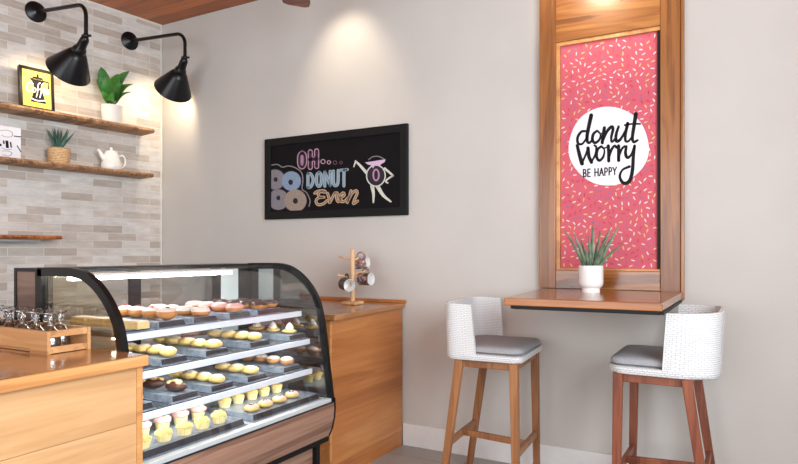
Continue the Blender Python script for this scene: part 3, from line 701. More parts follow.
for name, ya, yb in (('end_frame', YA-.006, YA+.018), ('end_frame', YB-.018, YB+.006)):
    b = MB(); strip(b, inset(prof, -.003), inset(prof, .03), ya, yb)
    b.box((1.962, ya, .54), (1.992, yb, 1.234)); b.box((1.962, ya, .53), (2.535, yb, .556))
    b.build(name, M['black'], case, smooth=40)
pin = [p for p in inset(prof, .028)]
for ya in (YA+.002, YB-.008):
    b = MB(); poly = [(1.99, .556)]+[(1.99, 1.21)]+[p for p in pin if p[0] > 2.0]+[(pin[-1][0], .556)]
    b.prism(poly, lambda p: Vector((p[0], ya, p[1])), lambda p: Vector((p[0], ya+.006, p[1]))); b.build('end_glass', M['glass_end'] if ya < -2 else M['glass_far'], case)
# rear section: end panels with black edging, top and sliding doors
for ya, yb in ((YA, YA+.02), (YB-.02, YB)):
    b = MB(); b.box((XB+.012, ya+.002, .5), (1.945, yb-.002, 1.222)); b.build('rear_end_panel', M['walnut_z'], case)
    b = MB(); b.box((XB, ya-.002, .5), (XB+.014, yb+.002, 1.236)); b.box((1.945, ya-.002, .5), (1.962, yb+.002, 1.236)); b.box((XB+.014, ya-.002, 1.222), (1.945, yb+.002, 1.236)); b.build('rear_end_edging', M['black'], case)
b = MB(); b.box((XB, YA+.021, 1.216), (1.964, YB-.021, 1.236)); b.build('top_panel', M['black'], case, bevel=.003)
b = MB(); b.box((1.964, YA+.02, 1.2285), (1.985, YB-.02, 1.2345)); b.build('top_trim', M['black'], case)
for y, hw_ in ((-2.195, .018), (-1.796, 0.031), (-1.298, 0.028), (-1.111, 0.025)):
    b = MB(); b.box((1.95, y-hw_, .56), (1.965, y+hw_, 1.215)); b.build('door_stile', M['blackmatte'], case)
for ya, yb in ((-2.176, -1.828), (-1.763, -1.328)):
    b = MB(); b.box((1.952, ya, .57), (1.958, yb, 1.21)); b.build('sliding_door', M['glass_back'], case)
b = MB(); b.box((1.952, -1.269, .57), (1.960, -1.137, 1.21)); b.build('sliding_door', M['white_panel'], case)
# deck, front, plinth
b = MB(); b.box((XB+.01, YA+.02, .52), (2.50, YB-.02, .55)); b.build('deck', M['deck'], case, bevel=.002)
b = MB(); b.box((2.501, YA+.02, .533), (2.533, YB-.02, .552)); b.build('deck_nosing', M['deck'], case, bevel=.002)
fp = [(2.500, .35), (2.520, .39), (2.534, .45), (2.538, .50), (2.536, .528)]
b = MB(); strip(b, fp, [(2.46, .35), (2.46, .39), (2.46, .45), (2.46, .50), (2.46, .528)], YA, YB-.001); b.build('front_panel', M['walnut'], case, smooth=40)
b = MB(); strip(b, [(p[0]+.004, p[1]) for p in fp]+[(2.54, .55)], [(2.46, p[1]) for p in fp]+[(2.46, .55)], YB, YB+.008)
b.build('front_panel_edging', M['black'], case)
b = MB(); b.box((2.50, YA+.02, .5285), (2.539, YB-.001, .5325)); b.build('deck_seal', M['black'], case)
b = MB(); b.box((2.36, YA, .325), (2.502, YB, .349)); b.build('lower_edging', M['black'], case)
b = MB(); b.box((XB, YA, .02), (2.42, YB-.03, .324)); b.build('plinth', M['walnut'], case)
b = MB(); b.box((2.40, YB-.03, .0), (2.446, YB, .3245)); b.build('plinth_post', M['black'], case)
b = MB(); b.box((XB, YA, .35), (2.459, YB, .519)); b.build('case_body', M['blackmatte'], case)
b = MB(); b.box((XB, YA+.0, 0), (2.38, YB-.03, .019)); b.build('base_foot', M['black'], case)
# light tube under the lid
b = MB(); b.box((2.10, YA+.03, 1.190), (2.14, -1.37, 1.206)); lt = b.build('light_tube', M['led'], case)
b = MB(); b.box((2.09, YA+.025, 1.2065), (2.16, -1.355, 1.216)); b.build('light_housing', M['white_trim'], lt)
SH = [(1.0, 2.405, 'top'), (.853, 2.42, 'second'), (.702, 2.435, 'third')]
for z, xf_, nm in SH:
    b = MB(); b.box((1.968, YA+.03, z-.012), (xf_-.012, YB-.1 if z > .99 else YB-.05, z)); sh = b.build('shelf', M['shelfdark'], case, bevel=.001)
    b = MB(); b.box((xf_-.012, YA+.03, z-.027), (xf_, YB-.1 if z > .99 else YB-.05, z-.0005)); b.build('price_rail', M['rail'], sh, bevel=.002)
    b = MB(); b.box((xf_-.055, YA+.04, z-.0205), (xf_-.03, YB-.12, z-.0125)); b.build('light_strip', M['led_s'], sh)

# ------------------------------------------------------------------ trays and pastries
def tray(x0, x1, y0, y1, z, h, label, dark_front=True):
    c = ((x0+x1)/2, (y0+y1)/2, z); r = thing('display_tray', label, 'tray', c, 'slate trays in the display case')
    fl = .012
    b = MB(); b.box((x0, y0, z+.0005), (x1, y1, z+.004))
    b.hexa([(x0, y0+fl*.5, z+.004), (x1-fl, y0+fl*.5, z+.004), (x1-fl, y1-fl*.5, z+.004), (x0, y1-fl*.5, z+.004), (x0, y0+fl, z+h), (x1-fl*1.6, y0+fl, z+h), (x1-fl*1.6, y1-fl, z+h), (x0, y1-fl, z+h)])
    b.build('tray_block', M['slate'], r, bevel=.0015)
    b = MB(); b.hexa([(x1-fl, y0+fl*.8, z+.006), (x1-fl+.0015, y0+fl*.8, z+.006), (x1-fl+.0015, y1-fl*.8, z+.006), (x1-fl, y1-fl*.8, z+.006), (x1-fl*1.6, y0+fl*1.1, z+h-.002), (x1-fl*1.6+.0015, y0+fl*1.1, z+h-.002), (x1-fl*1.6+.0015, y1-fl*1.1, z+h-.002), (x1-fl*1.6, y1-fl*1.1, z+h-.002)])
    b.build('front_shade_strip', M['slate_shaded'], r)  # dark sheet paints the shade on the tray's front face
    return z+h
KIND = {}
def kind(name):
    def deco(fn):
        parts = []
        for v in range(3): parts.append(fn(v))
        KIND[name] = parts; return fn
    return deco
@kind('jam_doughnut')
def _(v):
    a = MB(); a.ell((0, 0, .027), .046, .044, .027, 20, 10, jit=.12, seed=v); c = MB(); c.ell((0, 0, .0275), .0475, .0455, .0285, 20, 6, 24, 90, jit=.12, seed=v)
    d = MB(); d.ell((.004, 0, .056), .011, .010, .006, 10, 6)
    return [('dough', a.mesh('dough', M['dough'], smooth=60)), ('sugar_coat', c.mesh('sugar_coat', M['sugar'], smooth=60)), ('jam_dot', d.mesh('jam_dot', M['jam'], smooth=60))]
def ringpastry(v, glaze, mat2, rx=.048):
    def tor(lo, hi, r0, r1, zc, rz):
        b = MB(); rs = []
        for i in range(11):
            a = R(lo+(hi-lo)*i/10); rr = []
            for k in range(24):
                p = (r0+r1*math.cos(a)); q = 2*math.pi*k/24; pp = Vector((p*math.cos(q), p*math.sin(q), zc+rz*math.sin(a)))
                rr.append(b.add(pp*(1+.05*noise.noise(pp*40+Vector((v*5, 0, 0))))))
            rs.append(rr)
        b.skin(rs, False); return b
    a = tor(-270, 90, .027, .021, .022, .022); c = tor(4, 176, .027, .0222, .0225, .0232)
    return [('dough', a.mesh('dough', M['dough'], smooth=80)), ('glaze', c.mesh('glaze', mat2, smooth=80))]
@kind('pink_doughnut')
def _(v): return ringpastry(v, 0, M['pinkice'])
@kind('sugar_doughnut')
def _(v): return ringpastry(v, 0, M['sugar'])
@kind('chocolate_doughnut')
def _(v): return ringpastry(v, 0, M['choc'])
@kind('yellow_bun')
def _(v):
    a = MB(); a.ell((0, 0, .022), .047, .042, .022, 20, 10, jit=.2, seed=v+4); c = MB(); c.ell((.004, 0, .0225), .043, .038, .0233, 18, 5, 35, 90, jit=.2, seed=v+4)
    return [('dough', a.mesh('dough', M['bun'], smooth=60)), ('sugar_dusting', c.mesh('sugar_dusting', M['sugar'], smooth=60))]
@kind('powdered_bun')
def _(v):
    a = MB(); a.ell((0, 0, .026), .044, .042, .026, 20, 10, jit=.16, seed=v+9); c = MB(); c.ell((0, 0, .0265), .044, .042, .0275, 20, 6, 22, 90, jit=.16, seed=v+9)
    return [('dough', a.mesh('dough', M['dough'], smooth=60)), ('sugar_coat', c.mesh('sugar_coat', M['sugar'], smooth=60))]
@kind('cream_slice')
def _(v):
    a = MB(); a.ell((0, 0, .014), .05, .036, .014, 20, 8, jit=.15, seed=v); c = MB(); c.lathe([(.022, .024), (.026, .03), (.022, .04), (.016, .044), (.017, .05), (.009, .058), (.001, .066)], n=14)
    return [('pastry_base', a.mesh('pastry_base', M['bun'], smooth=50)), ('cream_swirl', c.mesh('cream_swirl', M['cream'], smooth=60))]
@kind('chocolate_eclair')
def _(v):
    a = MB(); a.ell((0, 0, .024), .06, .034, .024, 22, 10, jit=.12, seed=v); c = MB(); pr = random.Random(v)
    for k in range(11): x = pr.uniform(-.04, .04); y = pr.uniform(-.018, .018); c.ell((x, y, .024+.024*math.sqrt(max(0, 1-(x/.06)**2-(y/.034)**2))+.002), .010, .008, .007, 8, 5, jit=.5, seed=k)
    return [('eclair_body', a.mesh('eclair_body', M['choc'], smooth=60)), ('nut_topping', c.mesh('nut_topping', M['nut'], smooth=60))]
@kind('crumble_cupcake')
def _(v):
    a = MB(); n = 40; rs = [[a.add(((r+.0018*(k % 2))*math.cos(2*math.pi*k/n), (r+.0018*(k % 2))*math.sin(2*math.pi*k/n), z)) for k in range(n)] for r, z in ((.029, 0), (.037, .036))]; a.skin(rs)
    c = MB(); c.ell((0, 0, .036), .041, .041, .022, 22, 8, -12, 90, jit=.35, seed=v+2)
    pr = random.Random(v+20)
    for k in range(9): q = pr.uniform(0, 6.3); r_ = pr.uniform(0, .03); c.ell((r_*math.cos(q), r_*math.sin(q), .056-.35*r_), .010, .009, .008, 8, 5, jit=.5, seed=k)
    return [('paper_cup', a.mesh('paper_cup', M['paper'])), ('crumble_top', c.mesh('crumble_top', M['crumb'], smooth=60))]
@kind('jam_tart')
def _(v):
    a = MB(); a.lathe([(.001, 0), (.030, 0), (.036, .04), (.038, .05), (.001, .05)], n=24); c = MB(); c.ell((0, 0, .048), .043, .042, .024, 20, 8, -25, 90, jit=.12, seed=v+40)
    d = MB(); d.ell((.006, -.004, .0685), .017, .016, .006, 14, 6, jit=.3, seed=v)
    return [('paper_cup', a.mesh('paper_cup', M['paper'], smooth=50)), ('pink_icing', c.mesh('pink_icing', M['pinkice'], smooth=60)), ('jam_centre', d.mesh('jam_centre', M['berry'], smooth=60))]
@kind('berry_bun')
def _(v):
    a = MB(); a.ell((0, 0, .02), .044, .042, .02, 20, 9, jit=.12, seed=v+30); c = MB(); c.ell((0, 0, .0205), .0425, .0405, .0213, 20, 5, 25, 90, jit=.12, seed=v+30)
    d = MB(); pr = random.Random(v+5)
    for k in range(5): q = pr.uniform(0, 6.3); r_ = pr.uniform(.002, .018); d.ell((r_*math.cos(q), r_*math.sin(q), .041), .006, .006, .004, 8, 5)
    return [('dough', a.mesh('dough', M['bun'], smooth=60)), ('pink_icing', c.mesh('pink_icing', M['pinkice'], smooth=60)), ('berry_topping', d.mesh('berry_topping', M['berry'], smooth=60))]
@kind('shortbread_slice')
def _(v):
    a = MB(); a.box((-.05, -.032, 0), (.05, .032, .03)); c = MB(); c.box((-.047, -.029, .0302), (.047, .029, .034))
    return [('biscuit', a.mesh('biscuit', M['short'])), ('sugar_top', c.mesh('sugar_top', M['sugar']))]
@kind('golden_muffin')
def _(v):
    a = MB(); n = 36; rs = [[a.add(((r+.0016*(k % 2))*math.cos(2*math.pi*k/n), (r+.0016*(k % 2))*math.sin(2*math.pi*k/n), z)) for k in range(n)] for r, z in ((.026, 0), (.036, .042))]; a.skin(rs)
    c = MB(); c.ell((0, 0, .042), .038, .038, .018, 20, 6, -10, 90, jit=.3, seed=v+12)
    return [('paper_cup', a.mesh('paper_cup', M['paper'])), ('muffin_top', c.mesh('muffin_top', M['bun'], smooth=60))]
prnd = random.Random(11); pcount = [0]
def pastry(k, x, y, z, label, cat, group, s=1., rz=None, tall=1.):
    s *= .86
    v = pcount[0] % 3; pcount[0] += 1
    r = thing(k, label, cat, (x, y, z+.0005), group, prnd.uniform(-.5, .5) if rz is None else rz); r.scale = (s, s, s*tall)
    for nm, me in KIND[k][v]:
        o = bpy.data.objects.new(nm, me); C.objects.link(o); o.parent = r
ORD = ['front', 'second', 'third', 'fourth', 'rearmost']
def row(k, desc, cat, traydesc, xs, y, z, s=1., jy=.006):
    """a row running back from the glass, front one first"""
    n = len(xs)
    for i, x in enumerate(xs):
        w = 'only' if n == 1 else ('rearmost' if i == n-1 else ('front' if i == 0 else ('second' if i == 1 else ('third' if i == 2 else 'fourth'))))
        lab = '%s, %s on %s' % (desc, w, traydesc)
        pastry(k, x, y+prnd.uniform(-jy, jy), z, lab, cat, desc.split(' with')[0]+'s on '+traydesc, s)
TN = ['the tray nearest the front counter', 'the second tray from the front counter', 'the middle tray', 'the fourth tray from the front counter', 'the tray by the far glass end']
SN = {0: 'top shelf', 1: 'second shelf', 2: 'third shelf'}
hw = .074
def shelf_tray(si, ti, y, xf_, h=.028, w=hw):
    z = SH[si][0]
    n = {0: 'nearest us', 1: 'second from us', 2: 'third from us', 3: 'fourth from us', 4: 'by the far end'}[ti]
    return tray(1.985, xf_, y-w, y+w, z, h, 'slate grey tray on the case\'s %s, %s' % (SN[si], n))
def TS(si, ti): return 'the %s tray %s' % ({0: 'top-shelf', 1: 'second-shelf', 2: 'third-shelf'}[si], {0: 'nearest us', 1: 'second from us', 2: 'third from us', 3: 'fourth from us', 4: 'by the far end'}[ti])
yt = [-2.115, -1.95, -1.775, -1.57, -1.37]
for i, y in enumerate(yt): zz = shelf_tray(0, i, y, 2.398, .028 if i else .012, hw if i < 4 else .094)
row('shortbread_slice', 'square sugared shortbread', 'shortbread', TS(0, 0), [2.365, 2.262, 2.16, 2.055], -2.105, 1.012)
row('jam_doughnut', 'sugared doughnut with a red jam dot', 'doughnut', TS(0, 1), [2.352, 2.268, 2.184, 2.10], yt[1], zz, 1., .003)
row('sugar_doughnut', 'white glazed ring doughnut', 'doughnut', TS(0, 2), [2.352, 2.265, 2.178, 2.091], yt[2], zz, .96, .003)
row('pink_doughnut', 'pale pink glazed doughnut', 'doughnut', TS(0, 3), [2.352, 2.265, 2.178, 2.091], yt[3], zz, .97, .003)
row('chocolate_doughnut', 'dark chocolate glazed doughnut', 'doughnut', TS(0, 4), [2.352, 2.265, 2.178, 2.091], yt[4]-.036, zz, .94, .002)
row('chocolate_doughnut', 'dark chocolate doughnut beside the far glass', 'doughnut', TS(0, 4), [2.34, 2.25, 2.16], yt[4]+.05, zz, .94, .002)
yt = [-2.13, -1.94, -1.71, -1.44, -1.16]
for i, y in enumerate(yt): zz = shelf_tray(1, i, y, 2.40)
row('yellow_bun', 'plain yellow bun', 'bun', TS(1, 0), [2.34, 2.24], yt[0], zz)
row('yellow_bun', 'sugar-dusted yellow bun', 'bun', TS(1, 1), [2.355, 2.275, 2.195, 2.115], yt[1], zz, 1.)
row('yellow_bun', 'sugar-dusted yellow bun', 'bun', TS(1, 2), [2.358, 2.278, 2.198, 2.118, 2.038], yt[2], zz, .98, .003)
row('yellow_bun', 'sugar-dusted yellow bun', 'bun', TS(1, 3), [2.35, 2.27, 2.19, 2.10], yt[3], zz, 1., .003)
row('cream_slice', 'golden pastry with a white cream swirl', 'pastry', TS(1, 4), [2.33, 2.22, 2.10], yt[4]+.01, zz)
yt = [-2.12, -1.90, -1.695, -1.475, -1.22]
for i, y in enumerate(yt): zz = shelf_tray(2, i, y, 2.415)
row('powdered_bun', 'powdered brown bun', 'bun', TS(2, 0), [2.37, 2.27], yt[0], zz)
row('chocolate_eclair', 'nut-topped chocolate eclair', 'eclair', TS(2, 1), [2.345, 2.215], yt[1], zz)
row('yellow_bun', 'sugar-dusted yellow bun', 'bun', TS(2, 2), [2.37, 2.288, 2.206, 2.124], yt[2], zz, 1., .003)
row('yellow_bun', 'plump golden bun', 'bun', TS(2, 3), [2.36, 2.27, 2.18], yt[3], zz, 1.)
row('powdered_bun', 'sugar-capped brown bun', 'bun', TS(2, 4), [2.365, 2.28, 2.195, 2.11], yt[4], zz, .95)
zz = tray(2.20, 2.496, -2.205, -1.64, .55, .03, 'long slate tray of cupcakes and tarts on the deck near the front counter')
POS = ['leftmost', 'second from left', 'middle', 'second from right', 'rightmost']
def lrow(k, desc, cat, where, ys, x, z, s=1., tall=1.):
    for i, y in enumerate(ys):
        ps = POS if len(ys) == 5 else ['leftmost', 'second from left', 'second from right', 'rightmost']
        pastry(k, x+prnd.uniform(-.004, .004), y, z, '%s, %s in the %s' % (desc, ps[i], where), cat, desc+'s in the '+where, s, None, tall)
lrow('crumble_cupcake', 'pale crumble cupcake', 'cupcake', 'front line of the deck', [-2.135, -2.035, -1.94, -1.845, -1.75], 2.44, zz, .9, 1.1)
lrow('jam_tart', 'pink-iced jam tart', 'tart', 'line behind the crumble cupcakes', [-2.13, -2.035, -1.94, -1.845, -1.75], 2.315, zz+.0, .95, 1.05)
zz2 = tray(2.20, 2.496, -1.60, -1.10, .55, .03, 'long slate tray of pink buns and muffins on the deck by the far glass')
lrow('berry_bun', 'pink-iced berry bun', 'bun', 'front line of the deck', [-1.545, -1.455, -1.36, -1.255], 2.43, zz2, .95)
lrow('golden_muffin', 'yellow muffin in paper', 'muffin', 'line behind the pink berry buns', [-1.55, -1.46, -1.37, -1.28, -1.19], 2.27, zz2, .95, .95)

# ------------------------------------------------------------------ crate of glasses on the near counter
kx0, kx1, ky0, ky1, kz = 1.72, 2.335, -2.425, -2.268, zt2
t = thing('wooden_crate', 'shallow slatted wooden crate of upturned glasses on the front counter', 'crate', ((kx0+kx1)/2, (ky0+ky1)/2, kz))
for y in (ky0, ky1-.012):
    b = MB(); b.box((kx0, y, kz+.014), (kx1, y+.012, kz+.078)); b.box((kx0, y, kz), (kx0+.1, y+.012, kz+.014)); b.box((kx1-.1, y, kz), (kx1, y+.012, kz+.014)); b.build('side_board', M['crate'], t)
for x in (kx0+.002, kx1-.014):
    b = MB(); b.box((x, ky0+.012, kz+.002), (x+.012, ky1-.012, kz+.024)); b.build('end_slat', M['crate'], t, bevel=.001)
    b = MB(); b.box((x, ky0+.012, kz+.056), (x+.012, ky1-.012, kz+.078)); b.build('end_slat', M['crate'], t, bevel=.001)
b = MB(); b.box((kx0+.015, ky0+.012, kz+.002), (kx1-.015, ky1-.012, kz+.01)); b.build('crate_bottom', M['crate'], t)
gm = MB(); gm.lathe([(.036, 0), (.037, .002), (.036, .03), (.032, .055), (.018, .071), (.0085, .078), (.008, .082), (.014, .087), (.0145, .091), (.008, .096), (.008, .098), (.013, .102), (.009, .107), (.008, .112), (.022, .119), (.034, .123), (.034, .126), (.001, .127)], n=28, caps=False)
gm.lathe([(.036, 0), (.0345, .001), (.0335, .03), (.029, .054), (.015, .068), (.001, .071)], n=28, caps=False)
gme = gm.mesh('upturned_glass', M['glass'], smooth=50)
gi = 0
GN = [('front', ky0+.048), ('back', ky1-.048)]
ORDN = ['nearest the crate end', 'second from the crate end', 'third from the crate end', 'fourth from the crate end', 'fifth from the crate end', 'sixth from the crate end']
for nm, y in GN:
    for k in range(6):
        o = bpy.data.objects.new('stemmed_glass', gme); C.objects.link(o); o.location = (2.275-.084*k+(0 if nm == 'front' else -.042), y+(.006 if k % 2 else -.004), kz+.0105)
        o.location.y = y; o.scale = (.9, .9, 1)
        tag(o, 'clear upturned stemmed glass in the crate\'s %s row, %s' % (nm, ORDN[k]), 'glass', 'upturned glasses in the wooden crate')

# ------------------------------------------------------------------ tiled wall: shelves and what stands on them
def live_shelf(name_label, s0, s1, ztop, th, off, mat, seed, wob=.012):
    mid = W((s0+s1)/2, 0, ztop); r = thing('floating_shelf', name_label, 'shelf', mid)
    b = MB(); n = 40; rs = []
    for i in range(n+1):
        s = s0+(s1-s0)*i/n; w1 = wob*noise.noise(Vector((s*9, seed, 0))); w2 = wob*.45*noise.noise(Vector((s*14, seed+5, 0)))
        rs.append([b.add(W(s, .002, ztop-th)), b.add(W(s, off-.012+w1, ztop-th+w2)), b.add(W(s, off+w1, ztop-th*.5+w2)), b.add(W(s, off-.008+w1, ztop)), b.add(W(s, .002, ztop))])
    b.skin(rs); b.build('board', mat, r, smooth=30); return r
live_shelf('live-edge wooden shelf on the tiled wall, topmost, under the two lamps', .2, 2.6, 2.305, .034, .2, M['live'], 1)
live_shelf('live-edge wooden shelf on the tiled wall, holding the white teapot', .21, 2.6, 1.94, .03, .2, M['live'], 2)
r = live_shelf('short thin empty wooden shelf on the tiled wall, lowest of three', .935, 2.6, 1.417, .026, .2, M['live_thin'], 3, .003)
b = MB(xf=lambda p: W(p.x, p.y, p.z)); b.box((1.06, .01, 1.372), (2.6, .15, 1.389)); b.build('under_rail', M['steel'], r)

# framed coffee print leaning on the wall
zs = 2.305
ps0, ps1, ph = .965, 1.195, .30
def PF(s, h, d=0):          # plane of the leaning picture; d outwards
    o = .135-.075*h; return W(s, o+d*.97, zs+.001+h*.97*ph/ .30*1.0+d*.24)
t = thing('framed_print', 'black framed yellow coffee pot print leaning on the top shelf', 'picture', W((ps0+ps1)/2, .12, zs))
fwid = .018
def pbox(name, sa, sb, ha, hb, d0, d1, mat):
    b = MB(); P = [(sa, ha), (sb, ha), (sb, hb), (sa, hb)]
    b.hexa([PF(s, h, d0) for s, h in P]+[PF(s, h, d1) for s, h in P]); return b.build(name, mat, t)
for sa, sb, ha, hb in ((ps0, ps0+fwid, 0, ph), (ps1-fwid, ps1, 0, ph), (ps0+fwid, ps1-fwid, 0, fwid*.6), (ps0+fwid, ps1-fwid, ph-fwid, ph)): pbox('frame_bar', sa, sb, ha, hb, -.01, .018, M['black'])
pbox('print', ps0+fwid, ps1-fwid, fwid*.6, ph-fwid, -.008, .006, M['yellow'])
pw, phh = ps1-ps0-2*fwid, ph-fwid*1.6
def PP(lift): return lambda p: PF(ps1-fwid-p[0]*pw, fwid*.6+(1-p[1])*phh, .006+lift)
b = MB(); f = PP(.001)
b.poly([(.34, .22), (.76, .22), (.68, .50), (.82, .85), (.28, .85), (.42, .50)], f); b.poly([(.24, .20), (.40, .22), (.38, .32)], f)
b.poly([(.40, .15), (.70, .15), (.76, .215), (.34, .215)], f); b.poly([(.51, .07), (.59, .07), (.59, .15), (.51, .15)], f)
b.stroke([(.74, .24), (.92, .25), (.92, .38), (.88, .5)], .045, f); b.build('pot_silhouette', M['ink'], t, recalc=False)
b = MB(); f = PP(.002)
for st in ([(.38, .36), (.28, .33), (.18, .42), (.17, .55), (.26, .58), (.36, .52)], [(.42, .46), (.36, .5), (.37, .57), (.45, .56), (.46, .48), (.41, .46)], [(.62, .3), (.56, .36), (.53, .55), (.48, .70)], [(.74, .3), (.68, .36), (.65, .55), (.60, .70)], [(.48, .5), (.7, .46)],
           [(.72, .54), (.8, .48), (.76, .44), (.71, .5), (.74, .58), (.82, .54)], [(.84, .54), (.92, .48), (.88, .44), (.83, .5), (.86, .57), (.94, .52)], [(.3, .76), (.5, .8), (.78, .76)]):
    b.stroke(st, .035, f)
b.build('script_lettering', M['whiteink'], t, recalc=False)

# leafy plant in a white pot, top shelf
def bigleaf(b, base, tip, w, curl, side):
    base = Vector(base); tip = Vector(tip); d = tip-base; ln = d.length; d.normalize(); up = side.cross(d)
    if up.dot(CAM-base) < 0: side = -side; up = -up
    n = 10; top = []; 
    for i in range(n+1):
        q = i/n; c = base+d*(ln*q)+up*(curl*math.sin(math.pi*q)); ww = w*math.sin(math.pi*min(1, .05+.95*q)**.95)**.6 if q < 1 else 0.001
        ww = max(ww, .0015); top.append([b.add(c-side*ww+up*ww*.35), b.add(c-side*ww*.5+up*ww*.1), b.add(c), b.add(c+side*ww*.5+up*ww*.1), b.add(c+side*ww+up*ww*.35)])
    bot = [[b.add(b.v[i]-up*.0015) for i in rr] for rr in top]
    for A, B in zip(top, top[1:]):
        for k in range(4): b.face((A[k], A[k+1], B[k+1], B[k]))
    for A, B in zip(bot, bot[1:]):
        for k in range(4): b.face((A[k+1], A[k], B[k], B[k+1]))
def onW(u, v, off):
    d = ray(u, v); q = (off-CAM.dot(WN))/d.dot(WN); return CAM+d*q
pc = W(.513, .11, zs)
t = thing('potted_plant', 'broad-leaved green plant in a white pot on the top shelf', 'plant', pc)
b = MB(); b.lathe([(.001, 0), (.063, 0), (.074, .02), (.081, .14), (.075, .14), (.072, .12), (.001, .12)], pc, 32); b.build('pot', M['potmatte'], t, smooth=40)
b = MB(); b.lathe([(.001, .121), (.0715, .121), (.06, .128), (.001, .13)], pc, 20); b.build('soil', M['soil'], t, smooth=60)
for (u, v, do, w, cu, tl) in ((101, 67, .0, .046, .02, 15), (129, 71, .02, .052, .03, -20), (133, 84, .05, .044, .03, -30), (106, 78, .08, .046, .02, 10), (132, 92, .07, .026, .02, -40), (102, 91, .06, .028, .02, 30), (118, 74, -.04, .045, .02, 0), (121, 83, .09, .042, .03, -10), (97, 79, -.02, .032, .02, 35), (113, 92, .12, .03, .03, 20)):
    tip = onW(u, v, .11+do); base = pc+Vector((0, 0, .125)); mid = base.lerp(tip, .22)+Vector((0, 0, .012))
    d = (tip-mid).normalized(); sd0 = d.cross(FW).normalized(); sd0 = Matrix.Rotation(R(tl), 3, d) @ sd0
    b = MB(); bigleaf(b, mid, tip, w, cu, sd0); lf = b.build('leaf', M['leaf'], t, smooth=50)
    b = MB(); b.tube([base, base.lerp(mid, .5)+Vector((0, 0, .004)), mid], .003, 6); b.build('stalk', M['stem'], t, smooth=60)

# second shelf: white board, succulent, teapot
zs = 1.94
t = thing('printed_board', 'white printed coffee machine sign standing at the left of the second shelf', 'sign', W(1.3, .1, zs))
b = MB(xf=lambda p: W(p.x, p.y, p.z)); b.box((1.178, .06, zs+.001), (1.45, .12, zs+.222)); b.build('panel', M['card'], t, bevel=.003)
def WB(p): return W(1.178+(184-p[0])/557*60*.0128*.78, .1206, zs+.222-(p[1]-62)/290*.222)
b = MB()
for st, w in (([(-120, 243), (0, 243), (70, 238)], 20), ([(82, 195), (84, 225)], 9), ([(100, 192), (104, 258)], 17), ([(122, 200), (126, 250)], 9), ([(140, 143), (186, 141)], 9), ([(160, 225), (184, 280)], 7)): b.stroke(st, w, WB, False)
b.build('machine_print', M['ink'], t, recalc=False)
b = MB()
for st, w in (([(60, 110), (100, 100), (130, 112), (128, 150), (90, 160), (70, 148)], 4), ([(70, 262), (100, 275), (130, 262)], 4), ([(72, 290), (110, 285), (130, 300), (110, 330), (76, 320)], 4), ([(-20, 100), (-20, 330)], 4), ([(60, 340), (130, 342)], 5)): b.stroke(st, w, WB, False)
b.build('line_print', M['c_grey'], t, recalc=False)
pc = W(.912, .1, zs)
t = thing('potted_succulent', 'blue-green agave succulent in a woven basket pot on the second shelf', 'plant', pc)
b = MB(); b.lathe([(.001, .001), (.066, .001), (.073, .02), (.076, .118), (.070, .118), (.068, .1), (.001, .1)], pc, 32); b.build('basket', M['basket'], t, smooth=40)
b = MB(); b.lathe([(.001, .101), (.0675, .101), (.06, .108), (.001, .11)], pc, 20); b.build('soil', M['soil'], t, smooth=60)
sr = random.Random(5)
for k in range(18):
    a = k*2.4; el = R(48+38*(k/18)); ln = .175-.03*(k/18)
    d = Vector((math.cos(a)*math.cos(el), math.sin(a)*math.cos(el), math.sin(el))); base = pc+Vector((0, 0, .105))+d*.012
    b = MB(); blade(b, base, base+d*ln, (0, 0, -.006), .029, .015, 7); b.build('leaf', M['agave'], t, smooth=50)
pc = W(.515, .1, zs)
t = thing('teapot', 'small white ceramic teapot with lid on the second shelf', 'teapot', pc)
b = MB(); b.lathe([(.001, .001), (.064, .001), (.073, .012), (.075, .035), (.067, .08), (.053, .125), (.048, .138), (.042, .138), (.001, .13)], pc, 36); b.build('body', M['ceramic'], t, smooth=50)
b = MB(); b.lathe([(.048, .139), (.046, .148), (.03, .156), (.012, .159), (.009, .165), (.012, .174), (.009, .180), (.001, .182)], pc, 28); b.build('lid', M['ceramic'], t, smooth=50)
sd = WD
b = MB(); b.tube([pc+sd*.055+Vector((0, 0, .085)), pc+sd*.078+Vector((0, 0, .112)), pc+sd*.093+Vector((0, 0, .138)), pc+sd*.108+Vector((0, 0, .150))], .02, 12, True, [.022, .018, .013, .011]); b.build('spout', M['ceramic'], t, smooth=60)
b = MB(); b.tube(catmull([pc-sd*.058+Vector((0, 0, .115)), pc-sd*.095+Vector((0, 0, .126)), pc-sd*.118+Vector((0, 0, .095)), pc-sd*.108+Vector((0, 0, .05)), pc-sd*.073+Vector((0, 0, .022))], 5), .0075, 10); b.build('handle', M['ceramic'], t, smooth=60)

